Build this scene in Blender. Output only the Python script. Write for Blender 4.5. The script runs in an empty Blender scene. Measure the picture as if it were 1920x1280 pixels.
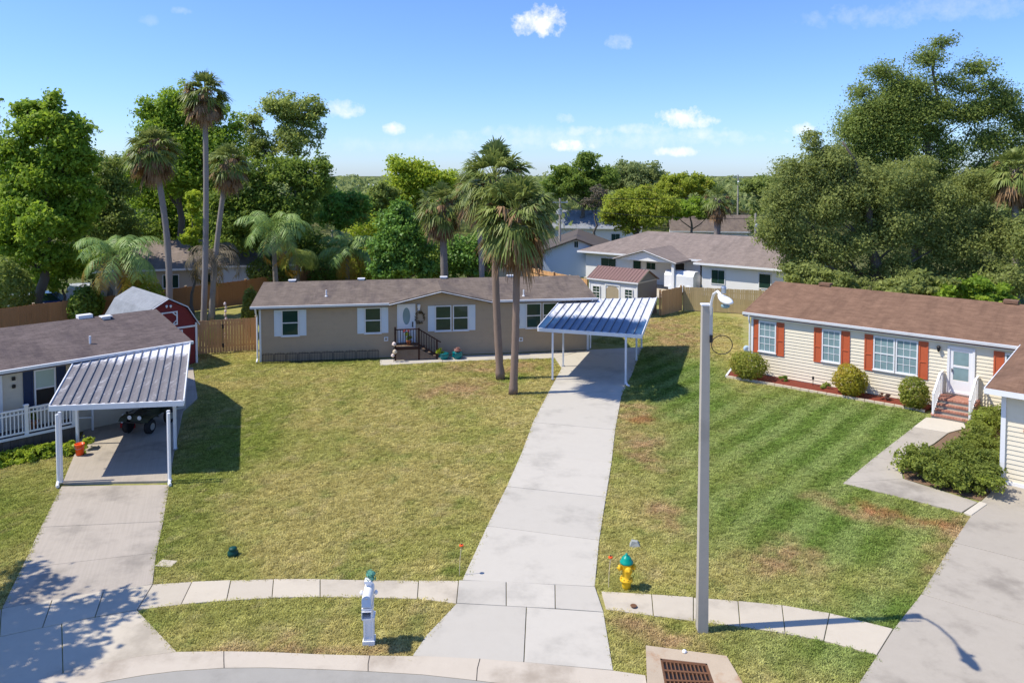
# A Florida cul-de-sac seen from the air: manufactured homes, carports, lawns, palms and oaks.
# Units are metres; +Y runs away from the street, +X to the right, Z up.
import bpy, math, random
import numpy as np
from mathutils import Vector, Matrix, Euler

R = math.radians
SC = bpy.context.scene
COL = SC.collection
random.seed(7)

# ------------------------------------------------------------------ camera, sky, sun, exposure
cam_d = bpy.data.cameras.new('camera')
cam = bpy.data.objects.new('camera', cam_d)
COL.objects.link(cam)
cam.location = (0, 0, 9.8)
cam.rotation_euler = (R(90 - 2.5), 0, 0)
cam_d.lens = 26.25
cam_d.sensor_width = 36
cam_d.shift_y = -0.13066
cam_d.clip_start = 0.1
cam_d.clip_end = 6000
SC.camera = cam

SUN_EL, SUN_AZ = R(55), (-0.995, -0.10)
sun_d = bpy.data.lights.new('sun', 'SUN')
sun_d.energy = 4.1
sun_d.angle = R(0.53)
sun_d.color = (1.0, 0.935, 0.82)
sun = bpy.data.objects.new('sun', sun_d)
COL.objects.link(sun)
to_sun = Vector((SUN_AZ[0] * math.cos(SUN_EL), SUN_AZ[1] * math.cos(SUN_EL), math.sin(SUN_EL)))
sun.rotation_euler = to_sun.to_track_quat('Z', 'Y').to_euler()
sun.location = (-30, -5, 40)

world = bpy.data.worlds.new('World')
SC.world = world
world.use_nodes = True
wn, wl = world.node_tree.nodes, world.node_tree.links
wn.clear()
w_out = wn.new('ShaderNodeOutputWorld')
w_bg = wn.new('ShaderNodeBackground')
w_sky = wn.new('ShaderNodeTexSky')
w_sky.sky_type = 'NISHITA'
w_sky.sun_disc = False
w_sky.sun_elevation = SUN_EL
w_sky.sun_rotation = math.atan2(SUN_AZ[0], SUN_AZ[1])
w_sky.air_density = 1.0
w_sky.dust_density = 0.3
w_sky.ozone_density = 4.0
w_bg.inputs['Strength'].default_value = 0.138
wl.new(w_bg.outputs[0], w_out.inputs[0])

SC.view_settings.view_transform = 'Standard'
SC.view_settings.look = 'None'
SC.view_settings.exposure = 0.42
SC.view_settings.gamma = 1.0
SC.cycles.max_bounces = 6
SC.cycles.diffuse_bounces = 2
SC.cycles.glossy_bounces = 3
SC.cycles.transmission_bounces = 3
SC.cycles.transparent_max_bounces = 8
SC.cycles.use_denoising = True
SC.cycles.sample_clamp_indirect = 6.0

# fair weather clouds: a few small puffs (direction, half width, half height, strength) and thin veils near the horizon
CLOUDS = [
    ((0.036, 0.9797, 0.1973), .040, .021, 1.0), ((0.1382, 0.9755, 0.1712), .019, .012, .55), ((-0.2177, 0.9724, 0.0843), .026, .013, .75),
    ((-0.1558, 0.986, 0.0596), .018, .009, .8), ((0.2226, 0.9721, 0.0732), .048, .016, 1.0), ((0.2479, 0.9674, 0.0523), .044, .010, .6),
    ((0.0781, 0.9962, 0.039), .036, .009, 1.0), ((0.2169, 0.9757, 0.0306), .034, .008, .95), ((0.3593, 0.9315, 0.0563), .022, .010, .9),
    ((0.099, 0.9934, 0.0572), .060, .010, .65), ((0.1681, 0.984, 0.0588), .060, .009, .6), ((0.0722, 0.9946, 0.0749), .013, .008, .6),
    ((-0.392, 0.8989, 0.1955), .014, .006, .45), ((-0.4252, 0.8867, 0.1817), .013, .007, .35), ((0.4836, 0.8553, 0.186), .17, .016, .42),
    ((0.0355, 0.9978, 0.0554), .13, .012, .5), ((0.1201, 0.9917, 0.0466), .26, .014, .5), ((-0.0851, 0.9956, 0.0397), .20, .012, .38), ((-0.6955, 0.7108, 0.1047), .09, .04, .9), ((0.7362, 0.673, 0.0707), .10, .035, .9),
]


def wmath(op, a, b=None, c=None, clamp=False):
    n = wn.new('ShaderNodeMath')
    n.operation = op
    n.use_clamp = clamp
    for i, v in enumerate((a, b, c)):
        if v is None:
            continue
        if isinstance(v, (int, float)):
            n.inputs[i].default_value = v
        else:
            wl.new(v, n.inputs[i])
    return n.outputs[0]


w_tc = wn.new('ShaderNodeTexCoord')
w_nz = wn.new('ShaderNodeTexNoise')
w_nz.inputs['Scale'].default_value = 55
w_nz.inputs['Detail'].default_value = 5
w_nz.inputs['Roughness'].default_value = 0.62
wl.new(w_tc.outputs['Generated'], w_nz.inputs['Vector'])
w_nv = wmath('MULTIPLY_ADD', w_nz.outputs['Fac'], 3.4, -.9)
mask = None
for d, a, b, s in CLOUDS:
    # squash the sky direction about the cloud's own axes; inside the unit ball is cloud, frayed by the noise
    d = Vector(d)
    rt = d.cross(Vector((0, 0, 1))).normalized()
    up = rt.cross(d).normalized()
    rot = Matrix((rt, up, d)).inverted().to_euler()
    mp = wn.new('ShaderNodeMapping')
    mp.vector_type = 'TEXTURE'
    wl.new(w_tc.outputs['Generated'], mp.inputs['Vector'])
    mp.inputs['Location'].default_value = d
    mp.inputs['Rotation'].default_value = rot
    mp.inputs['Scale'].default_value = (a, b, .3)
    q = wn.new('ShaderNodeVectorMath')
    q.operation = 'DOT_PRODUCT'
    wl.new(mp.outputs[0], q.inputs[0])
    wl.new(mp.outputs[0], q.inputs[1])
    m = wmath('MULTIPLY', wmath('SUBTRACT', w_nv, q.outputs['Value']), .95 * s * s, clamp=True)
    mask = m if mask is None else wmath('MAXIMUM', mask, m)
world.cycles.sampling_method = 'MANUAL'
world.cycles.sample_map_resolution = 512
w_mix = wn.new('ShaderNodeMix')
w_mix.data_type = 'RGBA'
wl.new(mask, w_mix.inputs['Factor'])
w_tint = wn.new('ShaderNodeMix')      # the deep, clean blue of this day's air, over the whole sky alike
w_tint.data_type = 'RGBA'
w_tint.blend_type = 'MULTIPLY'
w_tint.inputs['Factor'].default_value = 1
wl.new(w_sky.outputs[0], w_tint.inputs['A'])
w_tint.inputs['B'].default_value = (.64, .79, 1.15, 1)
wl.new(w_tint.outputs['Result'], w_mix.inputs['A'])
w_mix.inputs['B'].default_value = (6.0, 6.1, 6.2, 1)
wl.new(w_mix.outputs['Result'], w_bg.inputs['Color'])


# ------------------------------------------------------------------ mesh helpers
class MB:
    """Collects faces; equal corners are welded so one solid stays one piece."""

    def __init__(self):
        self.v, self.f, self.k = [], [], {}

    def vert(self, p, weld=True):
        key = (round(p[0], 4), round(p[1], 4), round(p[2], 4))
        if weld and key in self.k:
            return self.k[key]
        self.v.append((float(p[0]), float(p[1]), float(p[2])))
        i = len(self.v) - 1
        if weld:
            self.k[key] = i
        return i

    def face(self, pts, weld=True):
        idx = [self.vert(p, weld) for p in pts]
        out = []
        for i in idx:
            if not out or out[-1] != i:
                out.append(i)
        if len(out) > 2 and out[0] == out[-1]:
            out.pop()
        if len(set(out)) >= 3:
            self.f.append(out)
        return self

    def solid(self, bottom, top, weld=False):
        """A prism between two equal-length rings of points (counter-clockwise from above)."""
        b = [self.vert(p, weld) for p in bottom]
        t = [self.vert(p, weld) for p in top]
        n = len(b)
        self.f.append(b[::-1])
        self.f.append(t)
        for i in range(n):
            j = (i + 1) % n
            self.f.append([b[i], b[j], t[j], t[i]])
        return self

    def box(self, c, s, rz=0.0, mat=None, taper=1.0):
        hx, hy, hz = s[0] / 2, s[1] / 2, s[2] / 2
        m = mat or Matrix.Rotation(rz, 3, 'Z')
        c = Vector(c)
        def q(x, y, z):
            k = taper if z > 0 else 1
            return c + m @ Vector((x * hx * k, y * hy * k, z * hz))
        ring = ((-1, -1), (1, -1), (1, 1), (-1, 1))
        return self.solid([q(x, y, -1) for x, y in ring], [q(x, y, 1) for x, y in ring])

    def bar(self, a, b, w, d=None, up=(0, 0, 1)):
        """A square bar from a to b."""
        a, b = Vector(a), Vector(b)
        z = (b - a).normalized()
        up = Vector(up)
        if abs(z.dot(up)) > .99:
            up = Vector((0, 1, 0))
        x = z.cross(up).normalized()
        y = z.cross(x)
        d = d or w
        ring = [(-1, -1), (1, -1), (1, 1), (-1, 1)]
        return self.solid([a + x * (p * w / 2) + y * (q * d / 2) for p, q in ring],
                          [b + x * (p * w / 2) + y * (q * d / 2) for p, q in ring])

    def prism(self, poly, z0, z1, chamfer=0.0):
        area = sum(poly[i][0] * poly[(i + 1) % len(poly)][1] - poly[(i + 1) % len(poly)][0] * poly[i][1] for i in range(len(poly)))
        if area < 0:
            poly = poly[::-1]
        if not chamfer:
            return self.solid([(x, y, z0) for x, y in poly], [(x, y, z1) for x, y in poly])
        n = len(poly)
        ins = []
        for i in range(n):
            p0, p1, p2 = Vector(poly[i - 1]), Vector(poly[i]), Vector(poly[(i + 1) % n])
            e1, e2 = (p1 - p0).normalized(), (p2 - p1).normalized()
            n1, n2 = Vector((-e1.y, e1.x)), Vector((-e2.y, e2.x))
            bis = n1 + n2
            bis = bis / max(.3, bis.length_squared) * 2
            ins.append(p1 + bis * chamfer)
        a = [self.vert((x, y, z0), False) for x, y in poly]
        b = [self.vert((x, y, z1 - chamfer), False) for x, y in poly]
        c = [self.vert((p.x, p.y, z1), False) for p in ins]
        self.f.append(a[::-1])
        self.f.append(c)
        for i in range(n):
            j = (i + 1) % n
            self.f.append([a[i], a[j], b[j], b[i]])
            self.f.append([b[i], b[j], c[j], c[i]])
        return self

    def extrude(self, prof, x0, x1):
        """Closed (y, z) outline swept along x."""
        a = [self.vert((x0, y, z), False) for y, z in prof]
        b = [self.vert((x1, y, z), False) for y, z in prof]
        n = len(prof)
        self.f.append(a)
        self.f.append(b[::-1])
        for i in range(n):
            j = (i + 1) % n
            self.f.append([a[j], a[i], b[i], b[j]])
        return self

    def tube(self, path, rad, n=8, cap=True):
        path = [Vector(p) for p in path]
        if not isinstance(rad, (list, tuple)):
            rad = [rad] * len(path)
        rings = []
        ref = Vector((0, 0, 1))
        t0 = (path[1] - path[0]).normalized()
        if abs(t0.z) > .9:
            ref = Vector((1, 0, 0))
        x = t0.cross(ref).normalized()
        for i, p in enumerate(path):
            t = (path[min(i + 1, len(path) - 1)] - path[max(i - 1, 0)])
            t = t.normalized() if t.length > 1e-9 else t0
            x = (x - t * x.dot(t)).normalized()
            y = t.cross(x)
            rings.append([self.vert(p + (x * math.cos(2 * math.pi * k / n) + y * math.sin(2 * math.pi * k / n)) * rad[i], False) for k in range(n)])
        for a, b in zip(rings, rings[1:]):
            for k in range(n):
                j = (k + 1) % n
                self.f.append([a[k], a[j], b[j], b[k]])
        if cap:
            self.f.append(rings[0][::-1])
            self.f.append(rings[-1])
        return self

    def lathe(self, prof, n=16, c=(0, 0, 0), mat=None):
        m = mat or Matrix.Identity(3)
        c = Vector(c)
        rings = []
        for r, z in prof:
            rings.append([self.vert(c + m @ Vector((r * math.cos(2 * math.pi * k / n), r * math.sin(2 * math.pi * k / n), z)), False) for k in range(n)])
        for a, b in zip(rings, rings[1:]):
            for k in range(n):
                j = (k + 1) % n
                self.f.append([a[k], a[j], b[j], b[k]])
        self.f.append(rings[0][::-1])
        self.f.append(rings[-1])
        return self

    def ring(self, x0, x1, z0, z1, w, y0, y1):
        """A rectangular frame standing in the xz plane, y0 front, y1 back."""
        o = [(x0, z0), (x1, z0), (x1, z1), (x0, z1)]
        i = [(x0 + w, z0 + w), (x1 - w, z0 + w), (x1 - w, z1 - w), (x0 + w, z1 - w)]
        of = [self.vert((x, y0, z), False) for x, z in o]
        jf = [self.vert((x, y0, z), False) for x, z in i]
        ob = [self.vert((x, y1, z), False) for x, z in o]
        jb = [self.vert((x, y1, z), False) for x, z in i]
        for k in range(4):
            j = (k + 1) % 4
            self.f.append([of[k], of[j], jf[j], jf[k]])
            self.f.append([ob[j], ob[k], jb[k], jb[j]])
            self.f.append([ob[k], ob[j], of[j], of[k]])
            self.f.append([jf[k], jf[j], jb[j], jb[k]])
        return self

    def relief(self, xc, zc, y, t, depth):
        """A board in the xz plane with recessed fields: depth(i, k) gives each cell's recess."""
        nx, nz = len(xc) - 1, len(zc) - 1
        yy = [[y + depth(i, k) for k in range(nz)] for i in range(nx)]
        for i in range(nx):
            for k in range(nz):
                d = yy[i][k]
                self.face([(xc[i], d, zc[k]), (xc[i + 1], d, zc[k]), (xc[i + 1], d, zc[k + 1]), (xc[i], d, zc[k + 1])])
                if i + 1 < nx and yy[i + 1][k] != d:
                    e = yy[i + 1][k]
                    self.face([(xc[i + 1], d, zc[k]), (xc[i + 1], e, zc[k]), (xc[i + 1], e, zc[k + 1]), (xc[i + 1], d, zc[k + 1])])
                if k + 1 < nz and yy[i][k + 1] != d:
                    e = yy[i][k + 1]
                    self.face([(xc[i], d, zc[k + 1]), (xc[i + 1], d, zc[k + 1]), (xc[i + 1], e, zc[k + 1]), (xc[i], e, zc[k + 1])])
        b = y + t
        X0, X1, Z0, Z1 = xc[0], xc[-1], zc[0], zc[-1]
        self.face([(X0, b, Z0), (X0, b, Z1), (X1, b, Z1), (X1, b, Z0)])
        self.face([(X0, y, Z0), (X0, b, Z0), (X1, b, Z0), (X1, y, Z0)])
        self.face([(X0, y, Z1), (X1, y, Z1), (X1, b, Z1), (X0, b, Z1)])
        self.face([(X0, y, Z0), (X0, y, Z1), (X0, b, Z1), (X0, b, Z0)])
        self.face([(X1, y, Z0), (X1, b, Z0), (X1, b, Z1), (X1, y, Z1)])
        return self

    def mesh(self, name, mat, smooth=False):
        me = bpy.data.meshes.new(name)
        me.from_pydata(self.v, [], self.f)
        if mat is not None:
            me.materials.append(mat)
        if smooth:
            me.polygons.foreach_set('use_smooth', [True] * len(me.polygons))
            me.update()
        return me

    def build(self, name, mat, parent=None, loc=None, rz=0.0, smooth=False):
        return link(name, self.mesh(name, mat, smooth), parent, loc, rz)


def link(name, me, parent=None, loc=None, rz=0.0):
    o = bpy.data.objects.new(name, me)
    COL.objects.link(o)
    if parent is not None:
        o.parent = parent
    if loc is not None:
        o.location = loc
    if rz:
        o.rotation_euler = (0, 0, rz)
    return o


def tag(o, label=None, cat=None, group=None, kind=None):
    for k, v in (('label', label), ('category', cat), ('group', group), ('kind', kind)):
        if v:
            o[k] = v
    return o


def thing(name, label, cat, loc=(0, 0, 0), rz=0.0, group=None):
    o = link(name, None, None, (loc[0], loc[1], loc[2] if len(loc) > 2 else 0), rz)
    o.empty_display_size = .3
    return tag(o, label, cat, group)


def kids(o):
    return [c for c in COL.objects if c.parent is o]


def copy_tree(o, parent=None):
    c = o.copy()
    COL.objects.link(c)
    c.parent = parent
    for ch in kids(o):
        copy_tree(ch, c)
    return c


def lerp(a, b, t):
    return tuple(x + (y - x) * t for x, y in zip(a, b))


# ------------------------------------------------------------------ materials
class NT:
    def __init__(self, name):
        self.m = bpy.data.materials.new(name)
        self.m.use_nodes = True
        self.n, self.l = self.m.node_tree.nodes, self.m.node_tree.links
        self.b = self.n['Principled BSDF']
        self.out = self.n['Material Output']

    def new(self, t, **kw):
        n = self.n.new(t)
        for k, v in kw.items():
            setattr(n, k, v)
        return n

    def put(self, sock, v):
        if isinstance(v, (int, float)):
            sock.default_value = v
        elif isinstance(v, (tuple, list)):
            sock.default_value = tuple(v) + ((1,) if len(v) == 3 and sock.type == 'RGBA' else ())
        else:
            self.l.new(v, sock)

    def math(self, op, a, b=None, c=None, clamp=False):
        n = self.new('ShaderNodeMath', operation=op, use_clamp=clamp)
        for i, v in enumerate((a, b, c)):
            if v is not None:
                self.put(n.inputs[i], v)
        return n.outputs[0]

    def mix(self, f, a, b, blend='MIX'):
        n = self.new('ShaderNodeMix', data_type='RGBA', blend_type=blend)
        self.put(n.inputs['Factor'], f)
        self.put(n.inputs['A'], a)
        self.put(n.inputs['B'], b)
        return n.outputs['Result']

    def pos(self):
        return self.new('ShaderNodeNewGeometry').outputs['Position']

    def obj(self):
        return self.new('ShaderNodeTexCoord').outputs['Object']

    def scale(self, vec, s):
        n = self.new('ShaderNodeMapping')
        self.l.new(vec, n.inputs['Vector'])
        n.inputs['Scale'].default_value = s
        return n.outputs[0]

    def noise(self, vec, scale, detail=3, rough=.55, out='Fac'):
        n = self.new('ShaderNodeTexNoise')
        if vec is not None:
            self.l.new(vec, n.inputs['Vector'])
        n.inputs['Scale'].default_value = scale
        n.inputs['Detail'].default_value = detail
        n.inputs['Roughness'].default_value = rough
        return n.outputs[out]

    def ramp(self, f, lo, hi):
        n = self.new('ShaderNodeMapRange', interpolation_type='SMOOTHSTEP')
        self.put(n.inputs[0], f)
        n.inputs[1].default_value = lo
        n.inputs[2].default_value = hi
        return n.outputs[0]

    def bump(self, h, strength, dist=.02):
        n = self.new('ShaderNodeBump')
        n.inputs['Strength'].default_value = strength
        n.inputs['Distance'].default_value = dist
        self.l.new(h, n.inputs['Height'])
        self.l.new(n.outputs[0], self.b.inputs['Normal'])

    def done(self, color, rough=.7, spec=.3, metal=0.0):
        self.put(self.b.inputs['Base Color'], color)
        self.put(self.b.inputs['Roughness'], rough)
        self.b.inputs['Specular IOR Level'].default_value = spec
        self.b.inputs['Metallic'].default_value = metal
        return self.m


def plain(name, c, rough=.6, var=.12, scale=3.0, spec=.3, metal=0.0, grime=None, bump=0.0):
    """Painted or moulded stuff: a base colour with faint uneven weathering."""
    t = NT(name)
    v = t.obj()
    n1 = t.noise(v, scale, 5, .6)
    n2 = t.noise(v, scale * 9, 3, .6)
    f = t.math('ADD', t.math('MULTIPLY', n1, .65), t.math('MULTIPLY', n2, .35))
    col = t.mix(f, tuple(x * (1 - var) for x in c), tuple(min(1, x * (1 + var)) for x in c))
    if grime:
        g = t.ramp(t.noise(v, scale * .7, 6, .7), .52, .75)
        col = t.mix(t.math('MULTIPLY', g, grime[3] if len(grime) > 3 else .5), col, grime[:3])
    if bump:
        t.bump(n2, bump, .01)
    return t.done(col, rough, spec, metal)


def shingle(name, c, c2, stain=(.05, .04, .045)):
    t = NT(name)
    v = t.obj()
    br = t.new('ShaderNodeTexBrick', offset=.5)
    vv = t.scale(v, (1, 1, 1))
    t.l.new(vv, br.inputs['Vector'])
    br.inputs['Color1'].default_value = (.35, .35, .35, 1)
    br.inputs['Color2'].default_value = (.75, .75, .75, 1)
    br.inputs['Mortar'].default_value = (.1, .1, .1, 1)
    br.inputs['Scale'].default_value = 1
    br.inputs['Mortar Size'].default_value = .012
    br.inputs['Brick Width'].default_value = .33
    br.inputs['Row Height'].default_value = .145
    sep = t.new('ShaderNodeSeparateColor')
    t.l.new(br.outputs['Color'], sep.inputs[0])
    n = t.noise(v, 1.1, 6, .65)
    n3 = t.noise(v, 30, 3, .7)
    mot = t.ramp(t.noise(t.scale(v, (2.2, 5.5, 3)), 1.0, 4, .7), .32, .68)
    f = t.math('ADD', t.math('MULTIPLY', sep.outputs[0], .40), t.math('ADD', t.math('MULTIPLY', n3, .25), t.math('MULTIPLY', mot, .38)))
    col = t.mix(f, c, c2)
    streak = t.noise(t.scale(v, (.9, .22, .3)), 1.6, 6, .7)
    col = t.mix(t.math('MULTIPLY', t.ramp(streak, .42, .72), .55), col, stain)
    col = t.mix(t.math('MULTIPLY', t.ramp(n, .5, .8), .35), col, tuple(x * 1.35 for x in c2))
    t.bump(t.math('ADD', sep.outputs[0], n3), .5, .015)
    return t.done(col, .93, .15)


def siding(name, c, dirt=(.2, .18, .14)):
    t = NT(name)
    v = t.obj()
    n = t.noise(t.scale(v, (.5, .5, 4)), 1.5, 5, .6)
    col = t.mix(n, tuple(x * .93 for x in c), tuple(min(1, x * 1.06) for x in c))
    sp = t.new('ShaderNodeSeparateXYZ')
    t.l.new(v, sp.inputs[0])
    low = t.math('MULTIPLY', t.ramp(t.noise(v, 2.2, 6, .7), .45, .75), .16)
    col = t.mix(low, col, dirt)
    t.bump(t.noise(t.scale(v, (2, 2, 30)), 8, 2), .06, .01)
    return t.done(col, .55, .35)


def concrete(name, c, c2, stain, amt=.5, brush=0.0, seed=0.0):
    t = NT(name)
    v = t.pos()
    big = t.noise(v, .55, 6, .65)
    mid = t.noise(v, 3.2, 5, .65)
    fine = t.noise(v, 60, 3, .7)
    rnd = t.new('ShaderNodeObjectInfo').outputs['Random']
    col = t.mix(t.math('ADD', t.math('MULTIPLY', mid, .5), t.math('MULTIPLY', fine, .5)), c, c2)
    col = t.mix(t.math('MULTIPLY', t.ramp(big, .48, .72), amt), col, stain)
    if brush:
        rt = t.new('ShaderNodeMapping')
        t.l.new(v, rt.inputs['Vector'])
        rt.inputs['Rotation'].default_value = (0, 0, R(-21.5))
        w = t.noise(t.scale(rt.outputs[0], (16, .4, 1)), 1.0, 4, .6)
        col = t.mix(t.math('MULTIPLY', t.ramp(w, .35, .7), brush), col, stain)
    spots = t.ramp(t.noise(v, 7.5, 4, .8), .66, .78)
    col = t.mix(t.math('MULTIPLY', spots, .45), col, tuple(x * .6 for x in stain))
    shade = t.math('MULTIPLY_ADD', rnd, .12, .94)
    col = t.mix(1.0, col, t.new_rgb(shade), 'MULTIPLY')
    col = t.mix(1.0, col, (1.03, 1.0, .92), 'MULTIPLY')
    t.bump(t.math('ADD', fine, mid), .25, .006)
    return t.done(col, .85, .25)


def _new_rgb(self, f):
    n = self.new('ShaderNodeCombineColor')
    for i in range(3):
        self.l.new(f, n.inputs[i])
    return n.outputs[0]


NT.new_rgb = _new_rgb


def leafmat(name, dark, light, tip=None, trans=.5, rough=.6, gain=2.9):
    t = NT(name)
    dark, light = [tuple(min(.9, x * gain * k) for x, k in zip(c, (1.22, 1.06, .9))) for c in (dark, light)]
    tip = tuple(min(.9, x * gain * .85) for x in tip) if tip else None
    g = t.new('ShaderNodeNewGeometry')
    n = t.noise(g.outputs['Position'], .45, 3, .6)
    f = t.math('ADD', t.math('MULTIPLY', g.outputs['Random Per Island'], .6), t.math('MULTIPLY', t.ramp(n, .3, .7), .4))
    col = t.mix(f, dark, light)
    if tip:
        k = t.ramp(t.noise(g.outputs['Position'], .8, 3, .7), .5, .72)
        k = t.math('MULTIPLY', k, t.ramp(g.outputs['Random Per Island'], .2, .9))
        col = t.mix(k, col, tip)
    t.done(col, rough, .25)
    tr = t.new('ShaderNodeBsdfTranslucent')
    t.l.new(t.mix(.5, col, light), tr.inputs['Color'])
    mx = t.new('ShaderNodeMixShader')
    mx.inputs[0].default_value = trans
    t.l.new(t.b.outputs[0], mx.inputs[1])
    t.l.new(tr.outputs[0], mx.inputs[2])
    t.l.new(mx.outputs[0], t.out.inputs['Surface'])
    return t.m


def woodmat(name, c, c2, dark=(.1, .06, .03)):
    t = NT(name)
    v = t.obj()
    rnd = t.new('ShaderNodeObjectInfo').outputs['Random']
    g = t.noise(t.scale(v, (14, 14, .7)), 2.0, 5, .65)
    col = t.mix(t.math('ADD', t.math('MULTIPLY', g, .55), t.math('MULTIPLY', rnd, .45)), c, c2)
    st = t.ramp(t.noise(v, 1.4, 5, .7), .5, .78)
    col = t.mix(t.math('MULTIPLY', st, .45), col, dark)
    t.bump(g, .2, .01)
    return t.done(col, .85, .2)


def glassmat(name, c, rough=.06):
    t = NT(name)
    v = t.obj()
    n = t.noise(v, 2.0, 2)
    col = t.mix(n, tuple(x * .7 for x in c), tuple(x * 1.3 for x in c))
    t.done(col, rough, .5)
    t.b.inputs['IOR'].default_value = 1.45
    return t.m


def vnoise(x, y, seed):
    xi, yi = np.floor(x).astype(np.int64), np.floor(y).astype(np.int64)
    fx, fy = x - xi, y - yi
    fx, fy = fx * fx * (3 - 2 * fx), fy * fy * (3 - 2 * fy)

    def h(a, b):
        v = (a * 374761393 + b * 668265263 + seed * 974711) & 0xFFFFFFFF
        v = ((v ^ (v >> 13)) * 1274126177) & 0xFFFFFFFF
        return ((v ^ (v >> 16)) & 0xFFFF) / 65535.0
    a, b, c, d = h(xi, yi), h(xi + 1, yi), h(xi, yi + 1), h(xi + 1, yi + 1)
    return (a * (1 - fx) + b * fx) * (1 - fy) + (c * (1 - fx) + d * fx) * fy


def fbm(x, y, scale, seed, octaves=5, rough=.6):
    s, amp, tot = 0, 1.0, 0
    for k in range(octaves):
        s = s + amp * vnoise(x * scale * 2 ** k + 17.3 * k, y * scale * 2 ** k - 9.1 * k, seed + k)
        tot += amp
        amp *= rough
    return s / tot


def sstep(a, b, v):
    t = np.clip((v - a) / (b - a), 0, 1)
    return t * t * (3 - 2 * t)


def turf(x, y):
    """Turf colour by place: dry tan turf before the tan house, mown green turf to the right, worn and bare patches."""
    wx = x + 2.2 * (fbm(x, y, .8, 3) - .5)
    wy = y + 2.2 * (fbm(x, y, .8, 11) - .5)

    def blob(cx, cy, rx, ry, ang=0.0, soft=.7):
        dx, dy = wx - cx, wy - cy
        u = (dx * math.cos(ang) + dy * math.sin(ang)) / rx
        v = (-dx * math.sin(ang) + dy * math.cos(ang)) / ry
        return 1 - sstep(1 - soft, 1 + soft * .5, np.sqrt(u * u + v * v))

    def union(*bl):
        return np.maximum.reduce(bl)

    def mix(f, a, b):
        a = np.asarray(a, dtype=float)
        b = np.asarray(b, dtype=float)
        return a * (1 - f[..., None]) + b * f[..., None]
    fine = np.clip((fbm(x, y, 5.0, 21, 3, .8) - .5) * 1.3 + .5, 0, 1)
    mid = fbm(x, y, .55, 31, 5, .65)
    tan = mix(fine, TURF['tan'][0], TURF['tan'][1])
    olive = mix(fine, TURF['olive'][0], TURF['olive'][1])
    green = mix(fine, TURF['green'][0], TURF['green'][1])
    base = mix(.15 + .7 * sstep(.34, .66, mid), olive, tan)
    st = (x * math.sin(R(49)) - y * math.cos(R(49))) + .8 * (fbm(x, y, .3, 41) - .5)
    stripe = .5 + .5 * np.sin(st * 2 * math.pi / 1.25)
    green = mix(sstep(.3, .7, stripe) * .8, green, TURF['stripe'])
    right = union(blob(12.0, 27.5, 6.4, 9.5, R(-41)), blob(9.2, 21.0, 5.2, 4.2), blob(8.0, 35, 3.2, 11), blob(9.0, 15.6, 4.6, 2.0))
    left = union(blob(-15.6, 19.5, 3.2, 5.5), blob(-10.1, 27, 1.5, 7), blob(-9.7, 19.2, 1.8, 3.4), blob(-8.9, 16.0, 1.9, 1.0),
                 blob(-1.2, 18.2, .8, .5), blob(.1, 36, 1.3, .8), blob(-9.5, 39.0, 4.2, 1.0), blob(-3.6, 37.6, 1.6, .7))
    col = mix(right * (.78 + .22 * sstep(.2, .5, mid)), base, green)
    col = mix(left * .75, col, mix(fine, TURF['lush'][0], TURF['lush'][1]))
    dry = union(blob(5.1, 30.0, 1.2, 1.9), blob(4.6, 26.5, 1.1, 2.2), blob(-1.0, 37.6, 3.4, 1.1), blob(-2.4, 33.8, 2.4, 2.0),
                blob(12.2, 18.9, 1.0, 3.2, R(-35)), blob(10.6, 21.4, 2.0, 1.0, R(-41)), blob(6.6, 18.8, 1.5, 1.0), blob(4.4, 21.4, 1.0, 1.2),
                blob(-14.7, 21.4, .6, .4), blob(-4.6, 14.8, 2.4, .3), blob(9.6, 46, 3, 6), blob(3.4, 15.3, 1.2, .6))
    col = mix(dry * sstep(.28, .6, fbm(x, y, 1.3, 51, 5, .75)), col, mix(fine, TURF['dry'][0], TURF['dry'][1]))
    weeds = sstep(.66, .76, fbm(x, y, 1.9, 61, 3, .6))
    col = mix(weeds * .4, col, TURF['weed'])
    straw = sstep(.64, .76, fbm(x, y, 2.3, 71, 3, .7))
    col = mix(straw * .45 * (1 - .8 * right), col, TURF['straw'])
    bare = union(blob(12.25, 20.5, .9, .3, R(-25)), blob(5.2, 29.6, .5, .7), blob(10.9, 21.6, .9, .35, R(-41)))
    return mix(bare * .6, col, TURF['bare'])


TURF = {'tan': ((.39, .325, .105), (.60, .515, .21)), 'olive': ((.285, .29, .066), (.445, .435, .132)),
        'green': ((.125, .195, .034), (.215, .305, .066)), 'stripe': (.30, .370, .115), 'lush': ((.165, .225, .030), (.33, .37, .080)),
        'dry': ((.33, .215, .105), (.58, .42, .215)), 'bare': (.42, .15, .07), 'weed': (.12, .20, .035), 'straw': (.56, .46, .24)}


# ------------------------------------------------------------------ the palette
W = (.80, .80, .79)


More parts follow.
